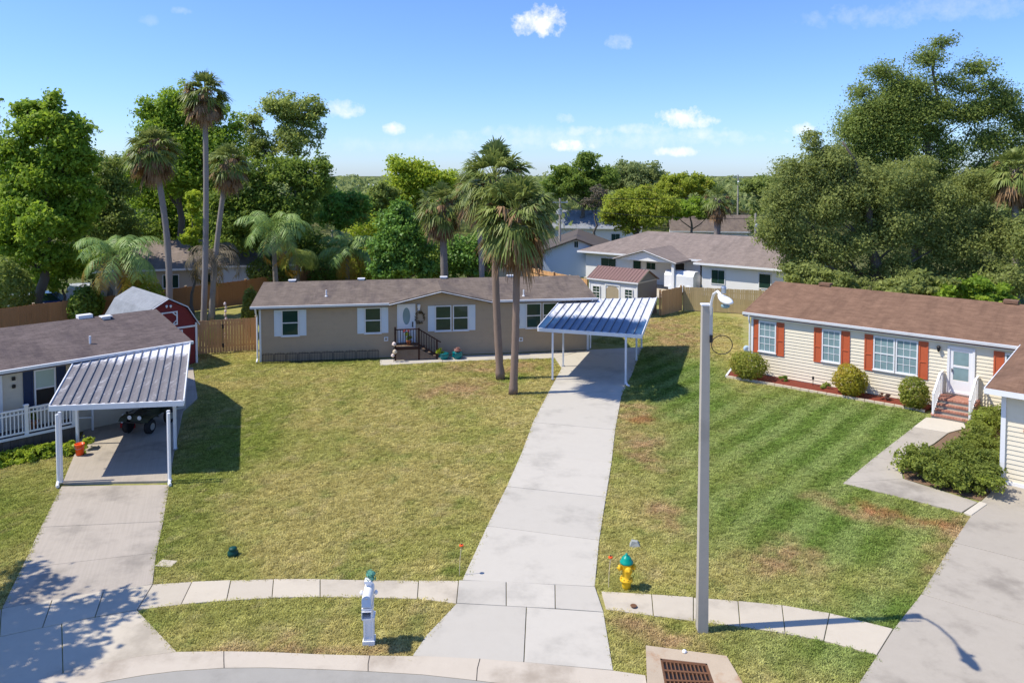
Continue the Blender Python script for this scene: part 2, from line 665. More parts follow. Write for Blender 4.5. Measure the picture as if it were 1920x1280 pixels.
def turf_mats():
    t = NT('lawn_turf')
    at = t.new('ShaderNodeAttribute', attribute_name='turf').outputs['Color']
    f = t.noise(t.pos(), 26, 3, .8)
    c = t.mix(1.0, at, t.new_rgb(t.math('MULTIPLY_ADD', f, .9, .30)), 'MULTIPLY')
    t.bump(f, .7, .03)
    lawn = t.done(c, .95, .1)
    t = NT('grass_blades')
    at = t.new('ShaderNodeAttribute', attribute_name='turf', attribute_type='INSTANCER').outputs['Color']
    rnd = t.new('ShaderNodeObjectInfo').outputs['Random']
    c = t.mix(1.0, at, t.new_rgb(t.math('MULTIPLY_ADD', rnd, .9, .72)), 'MULTIPLY')
    t.n.remove(t.b)
    df = t.new('ShaderNodeBsdfDiffuse')
    tr = t.new('ShaderNodeBsdfTranslucent')
    mx = t.new('ShaderNodeMixShader')
    t.l.new(c, df.inputs['Color'])
    t.l.new(c, tr.inputs['Color'])
    mx.inputs[0].default_value = .3
    t.l.new(df.outputs[0], mx.inputs[1])
    t.l.new(tr.outputs[0], mx.inputs[2])
    t.l.new(mx.outputs[0], t.out.inputs['Surface'])
    blade = t.m
    t = NT('distant_turf')
    p = t.pos()
    c = t.mix(t.ramp(t.noise(p, .06, 5, .7), .35, .65), (.10, .12, .035), (.22, .20, .085))
    c = t.mix(t.noise(p, 2.5, 4, .7), c, (.06, .08, .02))
    return lawn, blade, t.done(c, .95, .1)


M_lawn, M_blade, M_ground = turf_mats()
M_conc_new = concrete('concrete_new_drive', (0.446, 0.423, 0.38), (0.532, 0.508, 0.461), (0.294, 0.28, 0.254), .6)
M_conc_walk = concrete('concrete_sidewalk', (0.435, 0.39, 0.32), (0.563, 0.512, 0.429), (0.273, 0.241, 0.199), .65)
M_conc_old = concrete('concrete_old_drive', (0.35, 0.313, 0.272), (0.467, 0.421, 0.367), (0.195, 0.178, 0.158), .65, brush=.16)
M_conc_right = concrete('concrete_right_drive', (0.35, 0.319, 0.275), (0.469, 0.431, 0.375), (0.205, 0.184, 0.159), .7)
M_conc_white = concrete('concrete_painted_pad', (.52, .48, .41), (.60, .56, .49), (.44, .40, .34), .35)
M_kerb = concrete('concrete_kerb', (0.42, 0.375, 0.315), (0.56, 0.505, 0.435), (0.27, 0.225, 0.18), .7)
M_base = plain('sandy_subgrade', (.10, .085, .06), .95, .3)
M_asph = concrete('asphalt_worn', (.30, .29, .27), (.40, .39, .365), (.22, .21, .195), .6)
M_white = plain('white_paint', W, .45, .05, 2, grime=(.45, .42, .36, .25))
M_trim = plain('white_trim', (.76, .76, .75), .5, .05, 2, grime=(.35, .33, .28, .35))
M_gutter = plain('aluminium_gutter', (.70, .71, .72), .4, .08, 3, grime=(.3, .28, .24, .5))
M_tan = siding('siding_tan', (.45, .335, .215))
M_cream = siding('siding_cream', (.80, .72, .545), (.58, .50, .36))
M_beige = siding('siding_beige', (.62, .55, .43))
M_roof_gray = shingle('shingle_brown_grey', (.092, .073, .058), (.245, .195, .155))
M_roof_red = shingle('shingle_red_brown', (.135, .076, .048), (.285, .172, .110), (.10, .058, .038))
M_roof_left = shingle('shingle_plum_grey', (.074, .058, .052), (.20, .158, .142))
M_roof_shed = shingle('shingle_light_grey', (.20, .215, .23), (.33, .345, .36), (.14, .15, .16))
M_roof_far = shingle('shingle_taupe', (.17, .135, .115), (.32, .26, .22), (.14, .115, .10))
M_glass = glassmat('window_glass', (.022, .055, .040))
M_glass_blue = glassmat('window_glass_blinds', (.22, .32, .33), .12)
M_blind = plain('window_blind', (.42, .52, .44), .5, .1)
M_shut_white = plain('shutter_white', (.66, .72, .76), .5, .05)
M_shut_red = plain('shutter_brick_orange', (.52, .115, .045), .5, .12, 2, grime=(.35, .07, .03, .3))
M_shut_navy = plain('shutter_navy', (.010, .030, .085), .45, .1)
M_wood_dark = woodmat('stained_dark_wood', (.030, .014, .010), (.075, .034, .022), (.02, .01, .008))
M_wood_step = woodmat('weathered_step_wood', (.16, .115, .08), (.27, .20, .145))
M_fence = woodmat('cedar_fence', (.50, .275, .125), (.70, .43, .21), (.34, .185, .085))
M_fence_pale = woodmat('pale_pine_fence', (.36, .265, .125), (.55, .42, .22), (.22, .15, .08))
M_fence_red = woodmat('red_brown_fence', (.34, .155, .065), (.50, .255, .115), (.22, .10, .045))
M_fence_dark = woodmat('grey_old_fence', (.065, .055, .048), (.13, .11, .095))
M_black = plain('black_plastic', (.014, .014, .016), .5, .2)
M_iron = plain('black_iron', (.02, .02, .022), .6, .2)
M_rust = plain('rusty_cast_iron', (.16, .075, .035), .8, .35, 6, grime=(.05, .04, .035, .7))
M_brick = woodmat('red_brick', (.30, .12, .08), (.52, .27, .19), (.13, .05, .04))
M_mortar = plain('mortar', (.42, .37, .31), .9, .12, 8)
M_mulch = plain('red_mulch', (.19, .042, .022), .95, .45, 14, grime=(.06, .02, .012, .8), bump=.8)
M_edging = plain('pale_bed_edging', (.62, .52, .38), .85, .12, 5)
M_barn_red = plain('barn_red', (.20, .022, .024), .6, .15, 3)
M_shed_tan = siding('shed_tan_boards', (.22, .19, .15))
M_door_tan = plain('shed_door_tan', (.40, .33, .22), .6, .1)
M_roof_metal_red = plain('red_metal_roof', (.24, .145, .12), .5, .18, 2)
M_render_white = plain('white_block_wall', (.84, .82, .78), .8, .05, 1.0)
M_render_grey = plain('blue_white_wall', (.62, .70, .76), .8, .06, 1.0)
M_render_tan = plain('tan_wall', (.50, .42, .33), .8, .08, 1.0)
M_terra = plain('terracotta', (.50, .17, .07), .8, .2, 3)
M_yellow = plain('hydrant_yellow', (.78, .47, .02), .4, .10, 8, grime=(.35, .18, .02, .4))
M_teal = plain('hydrant_teal', (.00, .27, .20), .35, .1, 8)
M_pole = concrete('concrete_pole', (.34, .315, .28), (.45, .42, .38), (.25, .23, .20), .5)
M_lampw = plain('lamp_white', (.85, .85, .84), .35, .04)
M_steel = plain('galvanised_steel', (.45, .47, .49), .4, .1, 6, metal=.7)
M_orange = plain('orange_plastic', (.85, .10, .015), .4, .08)
M_red = plain('red_plastic', (.50, .02, .02), .4, .1)
M_bluepl = plain('pale_blue_plastic', (.40, .52, .66), .45, .06)
M_pot_teal = plain('teal_glaze', (.00, .18, .20), .25, .2)
M_flower = plain('pink_flowers', (.75, .16, .17), .7, .3, 20)
M_flower_w = plain('pale_flowers', (.75, .62, .55), .7, .2, 20)
M_wreath = plain('dry_wreath', (.11, .075, .03), .9, .5, 18)
M_camo = plain('camouflage_green', (.045, .05, .028), .55, .5, 7, grime=(.02, .02, .015, .8))
M_rubber = plain('tyre_rubber', (.016, .016, .017), .8, .2)
M_blue_tarp = plain('blue_tarpaulin', (.005, .05, .28), .5, .25)
M_car_blue = plain('car_paint_blue', (.02, .07, .22), .2, .1)
M_car_white = plain('car_paint_white', (.72, .76, .80), .2, .04)
M_copper = plain('coppery_metal', (.42, .20, .12), .5, .3, 9)
M_bark = woodmat('oak_bark', (.10, .085, .07), (.22, .19, .16), (.05, .04, .035))
M_palm_bark = woodmat('palm_trunk', (.17, .145, .125), (.33, .29, .255), (.09, .07, .06))
M_palm_bark_warm = woodmat('palm_trunk_warm', (.19, .13, .095), (.34, .255, .20), (.10, .065, .05))


def metal_roof(name, sky_tinted):
    """White ribbed aluminium: black mildew in the troughs, and at the low edge a dark film still wet enough to mirror the sky."""
    t = NT(name)
    v = t.obj()
    n = t.noise(t.scale(v, (2.2, .35, 1)), 1.6, 7, .75)
    n2 = t.noise(v, 9, 5, .8)
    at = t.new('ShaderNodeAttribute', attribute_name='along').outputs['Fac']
    if sky_tinted:
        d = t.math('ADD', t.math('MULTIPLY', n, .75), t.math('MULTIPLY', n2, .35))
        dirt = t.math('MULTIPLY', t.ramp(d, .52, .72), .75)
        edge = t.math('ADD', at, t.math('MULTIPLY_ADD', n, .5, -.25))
        sky_film = t.ramp(edge, .44, .30)
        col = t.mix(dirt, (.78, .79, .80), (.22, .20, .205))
        col = t.mix(sky_film, col, t.mix(n2, (.004, .035, .10), (.045, .11, .20)))  # sky reflection put in as blue base colour along the low edge
        ro = t.math('MULTIPLY_ADD', sky_film, -.12, .45)
    else:
        d = t.math('ADD', t.math('MULTIPLY', n, .6), t.math('MULTIPLY', n2, .5))
        d = t.math('SUBTRACT', d, t.math('MULTIPLY', t.ramp(at, .62, .92), .30))
        dirt = t.math('MULTIPLY', t.ramp(d, .30, .54), .92)
        col = t.mix(dirt, (.80, .80, .81), t.mix(n2, (.075, .065, .06), (.21, .185, .175)))
        ro = .5
    return t.done(col, ro, .4)


M_metal_sky = metal_roof('carport_metal_sky_tint', True)
M_metal_dry = metal_roof('carport_metal_mildew', False)
M_rib_shade = plain('carport_rib_shade', (.16, .165, .175), .5, .25, 5, grime=(.5, .5, .5, .4))  # dark colour paints in the shaded sides of white ribs

# foliage
L_gum = leafmat('leaf_gum', (.036, .075, .010), (.115, .180, .020), (.19, .22, .025))
L_dark = leafmat('leaf_dark', (.028, .056, .012), (.085, .130, .022), (.12, .16, .03))
L_oak = leafmat('leaf_oak', (.040, .064, .018), (.100, .140, .036), (.14, .17, .03))
L_oak_low = leafmat('leaf_oak_low', (.048, .072, .024), (.115, .146, .048), (.14, .16, .04))
L_lime = leafmat('leaf_lime', (.060, .110, .010), (.150, .200, .020), (.26, .22, .02))
L_gold = leafmat('leaf_gold', (.058, .090, .014), (.140, .180, .022), (.17, .13, .03))
L_airy = leafmat('leaf_airy', (.060, .095, .024), (.145, .185, .055), (.18, .19, .04))
L_mag = leafmat('leaf_magnolia', (.020, .056, .012), (.072, .140, .026), None, .3, .45)
L_far = leafmat('leaf_far', (.050, .080, .030), (.105, .135, .055), None)
L_grey = leafmat('leaf_greyed', (.08, .078, .062), (.17, .165, .125), None, .3, .7, 1.2)
L_bush = leafmat('leaf_bush', (.034, .062, .012), (.115, .135, .025), (.17, .10, .03))
L_bush2 = leafmat('leaf_bush_lime', (.050, .070, .010), (.165, .165, .020), (.22, .14, .03))
L_hedge = leafmat('leaf_hedge', (.030, .050, .012), (.095, .125, .026), (.20, .24, .03))
L_ground = leafmat('leaf_ground_cover', (.12, .22, .02), (.32, .42, .05), None, .4, .5, 1.4)
L_purple = leafmat('leaf_dark_purple', (.035, .022, .025), (.09, .065, .055), None)
L_fan = leafmat('palm_fan_green', (.032, .062, .016), (.115, .150, .045), (.18, .17, .06), .3, .45, 2.4)
L_fan_dead = leafmat('palm_fan_dead', (.095, .062, .034), (.30, .215, .125), None, .15, .8, 1.15)
L_feather = leafmat('palm_feather', (.030, .075, .022), (.110, .165, .055), None, .2, .45)
L_feather_gold = leafmat('palm_feather_old', (.14, .115, .02), (.34, .24, .045), None, .2, .6, 1.25)


# ------------------------------------------------------------------ the setting: ground, road, kerb, pavements
def sheet(name, poly, z, mat, parent=None):
    return MB().face([(x, y, z) for x, y in poly], False).build(name, mat, parent)


g = sheet('ground', [(-3000, -200), (3000, -200), (3000, 5500), (-3000, 5500)], -.06, M_ground)
tag(g, kind='structure')
# the lawns proper: a fine sheet that carries the turf colour
gx, gy = np.meshgrid(np.arange(-24, 24.01, .2), np.arange(10, 56.01, .2))
nx_, ny_ = gx.shape[1], gx.shape[0]
lv = np.stack([gx.ravel(), gy.ravel(), np.full(gx.size, -.022)], 1)
ii = np.arange(nx_ * ny_).reshape(ny_, nx_)
lf = np.stack([ii[:-1, :-1].ravel(), ii[:-1, 1:].ravel(), ii[1:, 1:].ravel(), ii[1:, :-1].ravel()], 1)


def quick_mesh(name, verts, quads, mat):
    me = bpy.data.meshes.new(name)
    k = quads.shape[1]
    me.vertices.add(len(verts))
    me.vertices.foreach_set('co', np.ascontiguousarray(verts, dtype=np.float32).ravel())
    me.loops.add(quads.size)
    me.loops.foreach_set('vertex_index', np.ascontiguousarray(quads, dtype=np.int32).ravel())
    me.polygons.add(len(quads))
    me.polygons.foreach_set('loop_start', np.arange(0, quads.size, k, dtype=np.int32))
    me.materials.append(mat)
    me.update(calc_edges=True)
    return me


lawn_me = quick_mesh('lawn', lv, lf, M_lawn)
ca = lawn_me.attributes.new('turf', 'FLOAT_COLOR', 'POINT')
rgb = turf(gx.ravel(), gy.ravel())
ca.data.foreach_set('color', np.concatenate([rgb, np.ones((len(rgb), 1))], 1).astype(np.float32).ravel())
lawn = link('lawn', lawn_me)
tag(lawn, kind='structure')


def dense(pl, n):
    """Resample a polyline to n+1 points."""
    pl = [Vector(p) for p in pl]
    ln = [0]
    for a, b in zip(pl, pl[1:]):
        ln.append(ln[-1] + (b - a).length)
    out = []
    for i in range(n + 1):
        s = ln[-1] * i / n
        k = max(j for j in range(len(ln)) if ln[j] <= s + 1e-9)
        k = min(k, len(pl) - 2)
        t = (s - ln[k]) / max(1e-9, ln[k + 1] - ln[k])
        q = pl[k].lerp(pl[k + 1], t)
        out.append((q.x, q.y))
    return out


def shrink(poly, d):
    area = sum(poly[i][0] * poly[(i + 1) % len(poly)][1] - poly[(i + 1) % len(poly)][0] * poly[i][1] for i in range(len(poly)))
    if area < 0:
        poly = poly[::-1]
    n, out = len(poly), []
    for i in range(n):
        p0, p1, p2 = Vector(poly[i - 1]), Vector(poly[i]), Vector(poly[(i + 1) % n])
        e1, e2 = (p1 - p0).normalized(), (p2 - p1).normalized()
        b = Vector((-e1.y, e1.x)) + Vector((-e2.y, e2.x))
        b = b / max(.3, b.length_squared) * 2
        q = p1 + b * d
        out.append((q.x, q.y))
    return out


def slab(poly, z, mat, parent, gap=.009):
    o = MB().prism(shrink(poly, gap), -.09, z - .03 + random.uniform(-.004, .004), .006).build('slab', mat, parent)
    return o


def paving(name, polys, mat, z=.035, whole=None):
    """A pavement: a sandy bed sheet with one concrete slab for each bay between the joints."""
    base = MB()
    for p in polys:
        base.face([(x, y, -.012) for x, y in shrink(p, .03)], False)
    b = base.build(name, M_base)
    tag(b, kind='structure')
    for p in polys:
        slab(p, z, mat, b)
    return b


def bays(left, right):
    return [[left[i], right[i], right[i + 1], left[i + 1]] for i in range(len(left) - 1)]


# main drive, from the apron at the kerb up to the carport
DL = [(-0.7, 20.46), (-0.17, 23.11), (0.32, 25.86), (0.82, 29.2), (1.7, 33.6), (2.52, 37.54)]
DR = [(2.35, 19.64), (2.87, 22.33), (3.4, 25.03), (3.98, 28.33), (4.89, 32.86), (5.96, 36.52)]
drive_polys = [[(-1.21, 17.66), (1.98, 17.38), DR[0], DL[0]]] + bays(DL, DR)
drive_polys += [[(2.52, 37.54), (5.96, 36.52), (7.41, 42.13), (4.25, 41.48), (2.29, 39.65)]]
U = [(-1.29, 17.66), (-0.14, 17.59), (1.03, 17.47), (1.98, 17.38)]
V = [(-1.27, 16.69), (-0.13, 16.58), (0.98, 16.48), (2.06, 16.34)]
drive_polys += [[V[i], V[i + 1], U[i + 1], U[i]] for i in range(3)]
drive_polys += [[(-2.04, 14.81), (0.24, 14.61), (0.33, 16.54), (-1.27, 16.69), (-1.82, 15.52)],
                [(0.24, 14.61), (2.01, 14.37), (2.06, 16.34), (0.33, 16.54)]]
paving('main_driveway', drive_polys, M_conc_new, .05)

# path along the tan house to its porch
paving('house_path', [[(-6.81, 38.08), (-3.64, 38.79), (-3.75, 40.0), (-7.03, 39.3)], [(-3.64, 38.79), (-0.71, 39.3), (-0.73, 40.42), (-3.75, 40.0)], [(-0.71, 39.3), (2.23, 39.59), (4.0, 41.35), (-0.73, 40.42)]], M_conc_new, .045)

# left sidewalk with the part that crosses the left drive
ul = [(-12.14, 16.25), (-11.55, 16.48), (-10.62, 16.84), (-9.63, 17.2), (-8.61, 17.49)]
ll = [(-11.4, 15.23), (-10.89, 15.46), (-10.18, 15.78), (-9.26, 16.17), (-8.46, 16.44)]
sw = [[ll[i], ll[i + 1], ul[i + 1], ul[i]] for i in range(4)]
u2 = [(-8.61, 17.49), (-7.72, 17.61), (-6.81, 17.68), (-5.79, 17.73), (-4.66, 17.73), (-3.36, 17.68), (-2.26, 17.67), (-1.29, 17.66)]
l2 = [(-8.46, 16.44), (-7.56, 16.65), (-6.58, 16.8), (-5.57, 16.92), (-4.46, 16.95), (-3.34, 16.93), (-2.19, 16.88), (-1.27, 16.69)]
sw += [[l2[i], l2[i + 1], u2[i + 1], u2[i]] for i in range(7)]
paving('left_sidewalk', sw, M_conc_walk, .04)
# right sidewalk
u3 = [(2.1, 17.2), (3.27, 17.07), (4.22, 16.95), (5.21, 16.8), (6.16, 16.63), (7.12, 16.32), (8.25, 15.74)]
l3 = [(2.12, 16.46), (3.15, 16.21), (3.99, 16.01), (4.96, 15.82), (5.85, 15.57), (6.57, 15.32), (7.46, 14.85)]
paving('right_sidewalk', [[l3[i], l3[i + 1], u3[i + 1], u3[i]] for i in range(6)], M_conc_walk, .04)

# left drive: apron, old brushed bays and the newer pad under the carport
LL = [(-11.55, 16.48), (-12.25, 18.22), (-13.14, 20.4), (-14.22, 23.15)]
LR = [(-8.61, 17.49), (-9.23, 18.99), (-9.87, 20.75), (-10.86, 23.27)]
paving('left_driveway', bays(LL, LR), M_conc_old, .04)
apl = [[(-11.4, 15.23), (-10.09, 13.43), (-9.38, 14.01), (-8.84, 14.29), (-9.86, 15.94)], [(-9.86, 15.94), (-8.84, 14.29), (-7.7, 14.78), (-6.88, 14.95), (-8.46, 16.44)]]
paving('left_apron', apl, M_conc_walk, .035)
paving('left_carport_pad', [[(-14.26, 23.27), (-10.93, 23.44), (-11.94, 26.01), (-15.35, 25.81)], [(-15.35, 25.81), (-11.94, 26.01), (-13.67, 30.67), (-17.34, 30.32)], [(-17.34, 30.32), (-13.67, 30.67), (-13.76, 32.3), (-16.2, 37.54), (-17.95, 35.0)]], M_conc_old, .085)

# right drive and the front walk of the cream house
RL = [(6.69, 14.01), (7.46, 14.85), (8.25, 15.74), (9.58, 17.08), (11.79, 19.55), (13.93, 21.85)]
right_polys = [[(5.79, 13.09), (9.97, 12.4), (12.34, 15.02), (9.58, 17.08), (8.25, 15.74), (7.46, 14.85), (6.69, 14.01)],
               [(9.58, 17.08), (12.34, 15.02), (14.56, 17.47), (11.79, 19.55)], [(11.79, 19.55), (14.56, 17.47), (18.41, 22.41), (16.54, 22.75), (15.78, 23.6), (14.05, 22.0)]]
paving('right_driveway', right_polys, M_conc_right, .04)
paving('front_walk', [[(10.52, 23.35), (13.08, 21.29), (13.96, 21.96), (12.63, 23.69)], [(10.52, 23.35), (12.63, 23.69), (13.27, 25.12), (12.61, 25.56)], [(12.61, 25.56), (13.27, 25.12), (15.41, 26.85), (16.58, 27.97), (15.6, 28.63)]], M_conc_right, .05)
paving('step_pad', [[(15.6, 28.63), (16.58, 27.97), (17.59, 28.51), (17.96, 29.33), (16.73, 29.78)]], M_conc_white, .06)
paving('drive_edge_strip', [[(13.09, 21.25), (13.23, 21.08), (14.16, 21.82), (14.03, 22.0)]], M_conc_white, .06)

# road and rolled kerb
KB = [(-10.17, 13.54), (-9.37, 14.0), (-8.81, 14.27), (-8.43, 14.47), (-7.7, 14.76), (-6.87, 14.93), (-5.93, 14.95), (-5.04, 14.93), (-3.92, 14.85), (-2.9, 14.81), (-1.68, 14.79), (-0.65, 14.71), (0.29, 14.6), (1.17, 14.47), (2.0, 14.35), (2.61, 14.21), (2.57, 13.67), (4.46, 13.67), (4.6, 13.58), (5.78, 13.08)]
KM = [(-9.95, 13.24), (-9.11, 13.76), (-8.58, 14.06), (-8.17, 14.24), (-7.46, 14.51), (-6.74, 14.64), (-5.83, 14.69), (-4.96, 14.69), (-3.87, 14.63), (-2.89, 14.58), (-1.71, 14.53), (-0.69, 14.42), (0.21, 14.29), (1.09, 14.13), (1.9, 14.0), (2.44, 13.85), (2.49, 13.36), (4.33, 13.29), (4.37, 13.13), (5.5, 12.64)]
KF = [(-9.79, 13.02), (-8.9, 13.58), (-8.38, 13.89), (-7.86, 14.07), (-7.23, 14.26), (-6.63, 14.38), (-5.74, 14.47), (-4.89, 14.48), (-3.82, 14.43), (-2.85, 14.37), (-1.75, 14.27), (-0.69, 14.1), (0.15, 13.95), (1.01, 13.77), (1.8, 13.6), (2.31, 13.43), (2.4, 13.02), (4.17, 12.87), (4.23, 12.74), (5.26, 12.28)]
kerb = MB()
for i in range(len(KB) - 1):
    for (A, za), (B, zb) in (((KB, .022), (KM, .008)), ((KM, .008), (KF, -.004))):
        kerb.face([(*B[i], zb), (*B[i + 1], zb), (*A[i + 1], za), (*A[i], za)])
kb = kerb.build('kerb', M_kerb)
tag(kb, kind='structure')
for q in (6, 9, 11):
    a, b, c = KB[q], KM[q], KF[q]
    MB().bar((*a, .024), (*b, .010), .014, .005).build('kerb_joint', M_iron, kb)
    MB().bar((*b, .010), (*c, -.002), .014, .005).build('kerb_joint', M_iron, kb)
road = MB().face([(*p, -.010) for p in KF] + [(30, 6, -.010), (30, -40, -.010), (-30, -40, -.010), (-30, 6, -.010)], False).build('road', M_asph)
tag(road, kind='structure')

# turf: thin blades scattered over every lawn
LAWN = [
    [(-8.61, 17.52), (-7.73, 17.64), (-5.8, 17.75), (-3.36, 17.71), (-1.12, 17.68), (-0.7, 20.46), (-0.17, 23.11), (0.32, 25.86), (0.82, 29.2), (1.7, 33.6), (2.49, 37.54), (2.22, 39.53), (-0.71, 39.24), (-3.63, 38.73), (-6.8, 38.02), (-7.01, 39.19), (-13.22, 38.73), (-14.36, 41.48), (-17.41, 40.36), (-16.2, 37.54), (-13.76, 32.3), (-11.94, 26.01), (-10.86, 23.27), (-9.87, 20.75), (-9.23, 18.99)],
    [(2.1, 17.22), (4.22, 16.97), (6.17, 16.65), (7.13, 16.34), (8.26, 15.76), (9.6, 17.11), (11.81, 19.58), (13.07, 21.22), (10.5, 23.31), (12.61, 25.56), (15.63, 28.7), (16.71, 29.78), (16.97, 30.46), (14.01, 32.86), (10.37, 35.56), (10.76, 36.72), (12.01, 37.23), (13.52, 43.63), (15.51, 50.11), (12.35, 53.48), (10.44, 51.64), (4.72, 43.63), (7.43, 42.26), (5.96, 36.52), (4.89, 32.86), (3.98, 28.33), (3.4, 25.03), (2.87, 22.33), (2.35, 19.64), (1.98, 17.38)],
    [(-8.44, 16.42), (-7.55, 16.63), (-6.57, 16.78), (-5.56, 16.9), (-4.46, 16.93), (-3.34, 16.91), (-2.18, 16.86), (-1.32, 16.67), (-1.82, 15.52), (-2.04, 14.81), (-2.91, 14.83), (-3.93, 14.86), (-5.05, 14.95), (-5.93, 14.97), (-6.88, 14.95)],
    [(2.12, 16.44), (3.14, 16.19), (3.98, 16.0), (4.96, 15.8), (5.84, 15.56), (6.57, 15.3), (7.44, 14.83), (6.68, 14.01), (5.86, 13.16), (4.6, 13.58), (4.38, 13.98), (4.36, 14.78), (2.77, 15.12), (2.64, 14.2), (2.02, 14.37)],
    [(-11.56, 16.5), (-12.26, 18.25), (-13.16, 20.43), (-14.24, 23.19), (-15.21, 25.51), (-16.72, 25.61), (-18.13, 24.47), (-23.5, 24.5), (-23.5, 16.6), (-12.14, 16.25)],
    [(17.2, 14.6), (23.5, 14.6), (23.5, 22.0), (20.5, 20.2)],
]
gm = MB()
rj = random.Random(12)
for poly in LAWN:
    # the turf's edge creeps unevenly over the concrete
    area = sum(poly[i][0] * poly[(i + 1) % len(poly)][1] - poly[(i + 1) % len(poly)][0] * poly[i][1] for i in range(len(poly)))
    sg = 1 if area > 0 else -1
    ring = []
    for i in range(len(poly)):
        a, b = Vector(poly[i]), Vector(poly[(i + 1) % len(poly)])
        d = (b - a)
        nrm = Vector((d.y, -d.x)).normalized() * sg
        m = max(1, int(d.length / .16))
        for j in range(m):
            q = a + d * (j / m) + nrm * (rj.uniform(.0, .05) + (rj.uniform(.03, .09) if rj.random() < .35 else 0))
            ring.append((q.x, q.y, -.012))
    gm.face(ring, False)
grass = gm.build('lawn_grass', M_blade)
tag(grass, 'short dry and green turf covering the front lawns', 'grass', kind='stuff')

tuft = MB()
rs = random.Random(3)
for i in range(9):
    a = rs.uniform(0, 6.283)
    x, y = rs.uniform(-.045, .045), rs.uniform(-.045, .045)
    h, w, ln = rs.uniform(.012, .030), .006, rs.uniform(.02, .045)
    dx, dy = math.cos(a), math.sin(a)
    p0 = [(x - dy * w, y + dx * w, 0), (x + dy * w, y - dx * w, 0)]
    mx_, my_ = x + dx * ln * .4, y + dy * ln * .4
    p1 = [(mx_ + dy * w * .8, my_ - dx * w * .8, h * .7), (mx_ - dy * w * .8, my_ + dx * w * .8, h * .7)]
    tuft.face([p0[0], p0[1], p1[0], p1[1]], False)
    tuft.face([p1[1], p1[0], (x + dx * ln, y + dy * ln, h)], False)
tuft_me = tuft.mesh('grass_tuft', M_blade)
TUFT = bpy.data.objects.new('grass_tuft', tuft_me)   # never linked to the scene: only the scatter uses it


def scatter_grass(o, inst, colour_from, density, seed):
    ng = bpy.data.node_groups.new('scatter_turf', 'GeometryNodeTree')
    ng.interface.new_socket('Geometry', in_out='INPUT', socket_type='NodeSocketGeometry')
    ng.interface.new_socket('Geometry', in_out='OUTPUT', socket_type='NodeSocketGeometry')
    n, l = ng.nodes, ng.links
    gi, go = n.new('NodeGroupInput'), n.new('NodeGroupOutput')
    dp = n.new('GeometryNodeDistributePointsOnFaces')
    dp.inputs['Density'].default_value = density
    dp.inputs['Seed'].default_value = seed
    pos = n.new('GeometryNodeInputPosition')
    sx = n.new('ShaderNodeSeparateXYZ')
    mr = n.new('ShaderNodeMapRange')
    mr.inputs[1].default_value = 14
    mr.inputs[2].default_value = 38
    mr.inputs[3].default_value = density
    mr.inputs[4].default_value = density * .22
    l.new(pos.outputs[0], sx.inputs[0])
    l.new(sx.outputs['Y'], mr.inputs[0])
    l.new(mr.outputs[0], dp.inputs['Density'])
    oi = n.new('GeometryNodeObjectInfo')
    oi.inputs['Object'].default_value = inst
    oi.inputs['As Instance'].default_value = True
    ip = n.new('GeometryNodeInstanceOnPoints')
    rv = n.new('FunctionNodeRandomValue')
    rv.data_type = 'FLOAT_VECTOR'
    rv.inputs[0].default_value = (-.25, -.25, 0)
    rv.inputs[1].default_value = (.25, .25, 6.283)
    sv = n.new('FunctionNodeRandomValue')
    sv.data_type = 'FLOAT'
    sv.inputs[2].default_value = .7
    sv.inputs[3].default_value = 1.5
    sg = n.new('ShaderNodeMapRange')
    sg.inputs[1].default_value = 14
    sg.inputs[2].default_value = 38
    sg.inputs[3].default_value = 1.0
    sg.inputs[4].default_value = 1.5
    l.new(sx.outputs['Y'], sg.inputs[0])
    mm = n.new('ShaderNodeMath')
    mm.operation = 'MULTIPLY'
    l.new(sv.outputs[1], mm.inputs[0])
    l.new(sg.outputs[0], mm.inputs[1])
    l.new(gi.outputs[0], dp.inputs['Mesh'])
    ci = n.new('GeometryNodeObjectInfo')
    ci.inputs['Object'].default_value = colour_from
    na = n.new('GeometryNodeInputNamedAttribute')
    na.data_type = 'FLOAT_COLOR'
    na.inputs['Name'].default_value = 'turf'
    sn = n.new('GeometryNodeSampleNearestSurface')
    sn.data_type = 'FLOAT_COLOR'
    l.new(ci.outputs['Geometry'], sn.inputs['Mesh'])
    l.new(na.outputs['Attribute'], sn.inputs['Value'])
    st = n.new('GeometryNodeStoreNamedAttribute')
    st.data_type = 'FLOAT_COLOR'
    st.domain = 'POINT'
    st.inputs['Name'].default_value = 'turf'
    l.new(dp.outputs['Points'], st.inputs['Geometry'])
    l.new(sn.outputs['Value'], st.inputs['Value'])
    l.new(st.outputs[0], ip.inputs['Points'])
    l.new(oi.outputs['Geometry'], ip.inputs['Instance'])
    l.new(rv.outputs[0], ip.inputs['Rotation'])
    l.new(mm.outputs[0], ip.inputs['Scale'])
    l.new(ip.outputs[0], go.inputs[0])
    md = o.modifiers.new('scatter', 'NODES')
    md.node_group = ng


scatter_grass(grass, TUFT, lawn, 460, 5)


# ------------------------------------------------------------------ houses: shared pieces
def lap_wall(mb, x0, x1, z0, z1, y=0.0, course=.12, lap=.014, tops=None):
    """Lapped siding facing -y; tops(z) gives the (x0, x1) span for gables."""
    z = z0
    while z < z1 - 1e-4:
        zt = min(z1, z + course)
        a0, a1 = tops(z) if tops else (x0, x1)
        b0, b1 = tops(zt) if tops else (x0, x1)
        if a1 - a0 < .02:
            break
        if b1 - b0 < .02:
            b0 = b1 = (b0 + b1) / 2
        mb.face([(a0, y - lap, z), (a1, y - lap, z), (b1, y, zt), (b0, y, zt)])
        if zt < z1:
            mb.face([(b0, y, zt), (b1, y, zt), (b1, y - lap, zt), (b0, y - lap, zt)])
        z = zt
    return mb


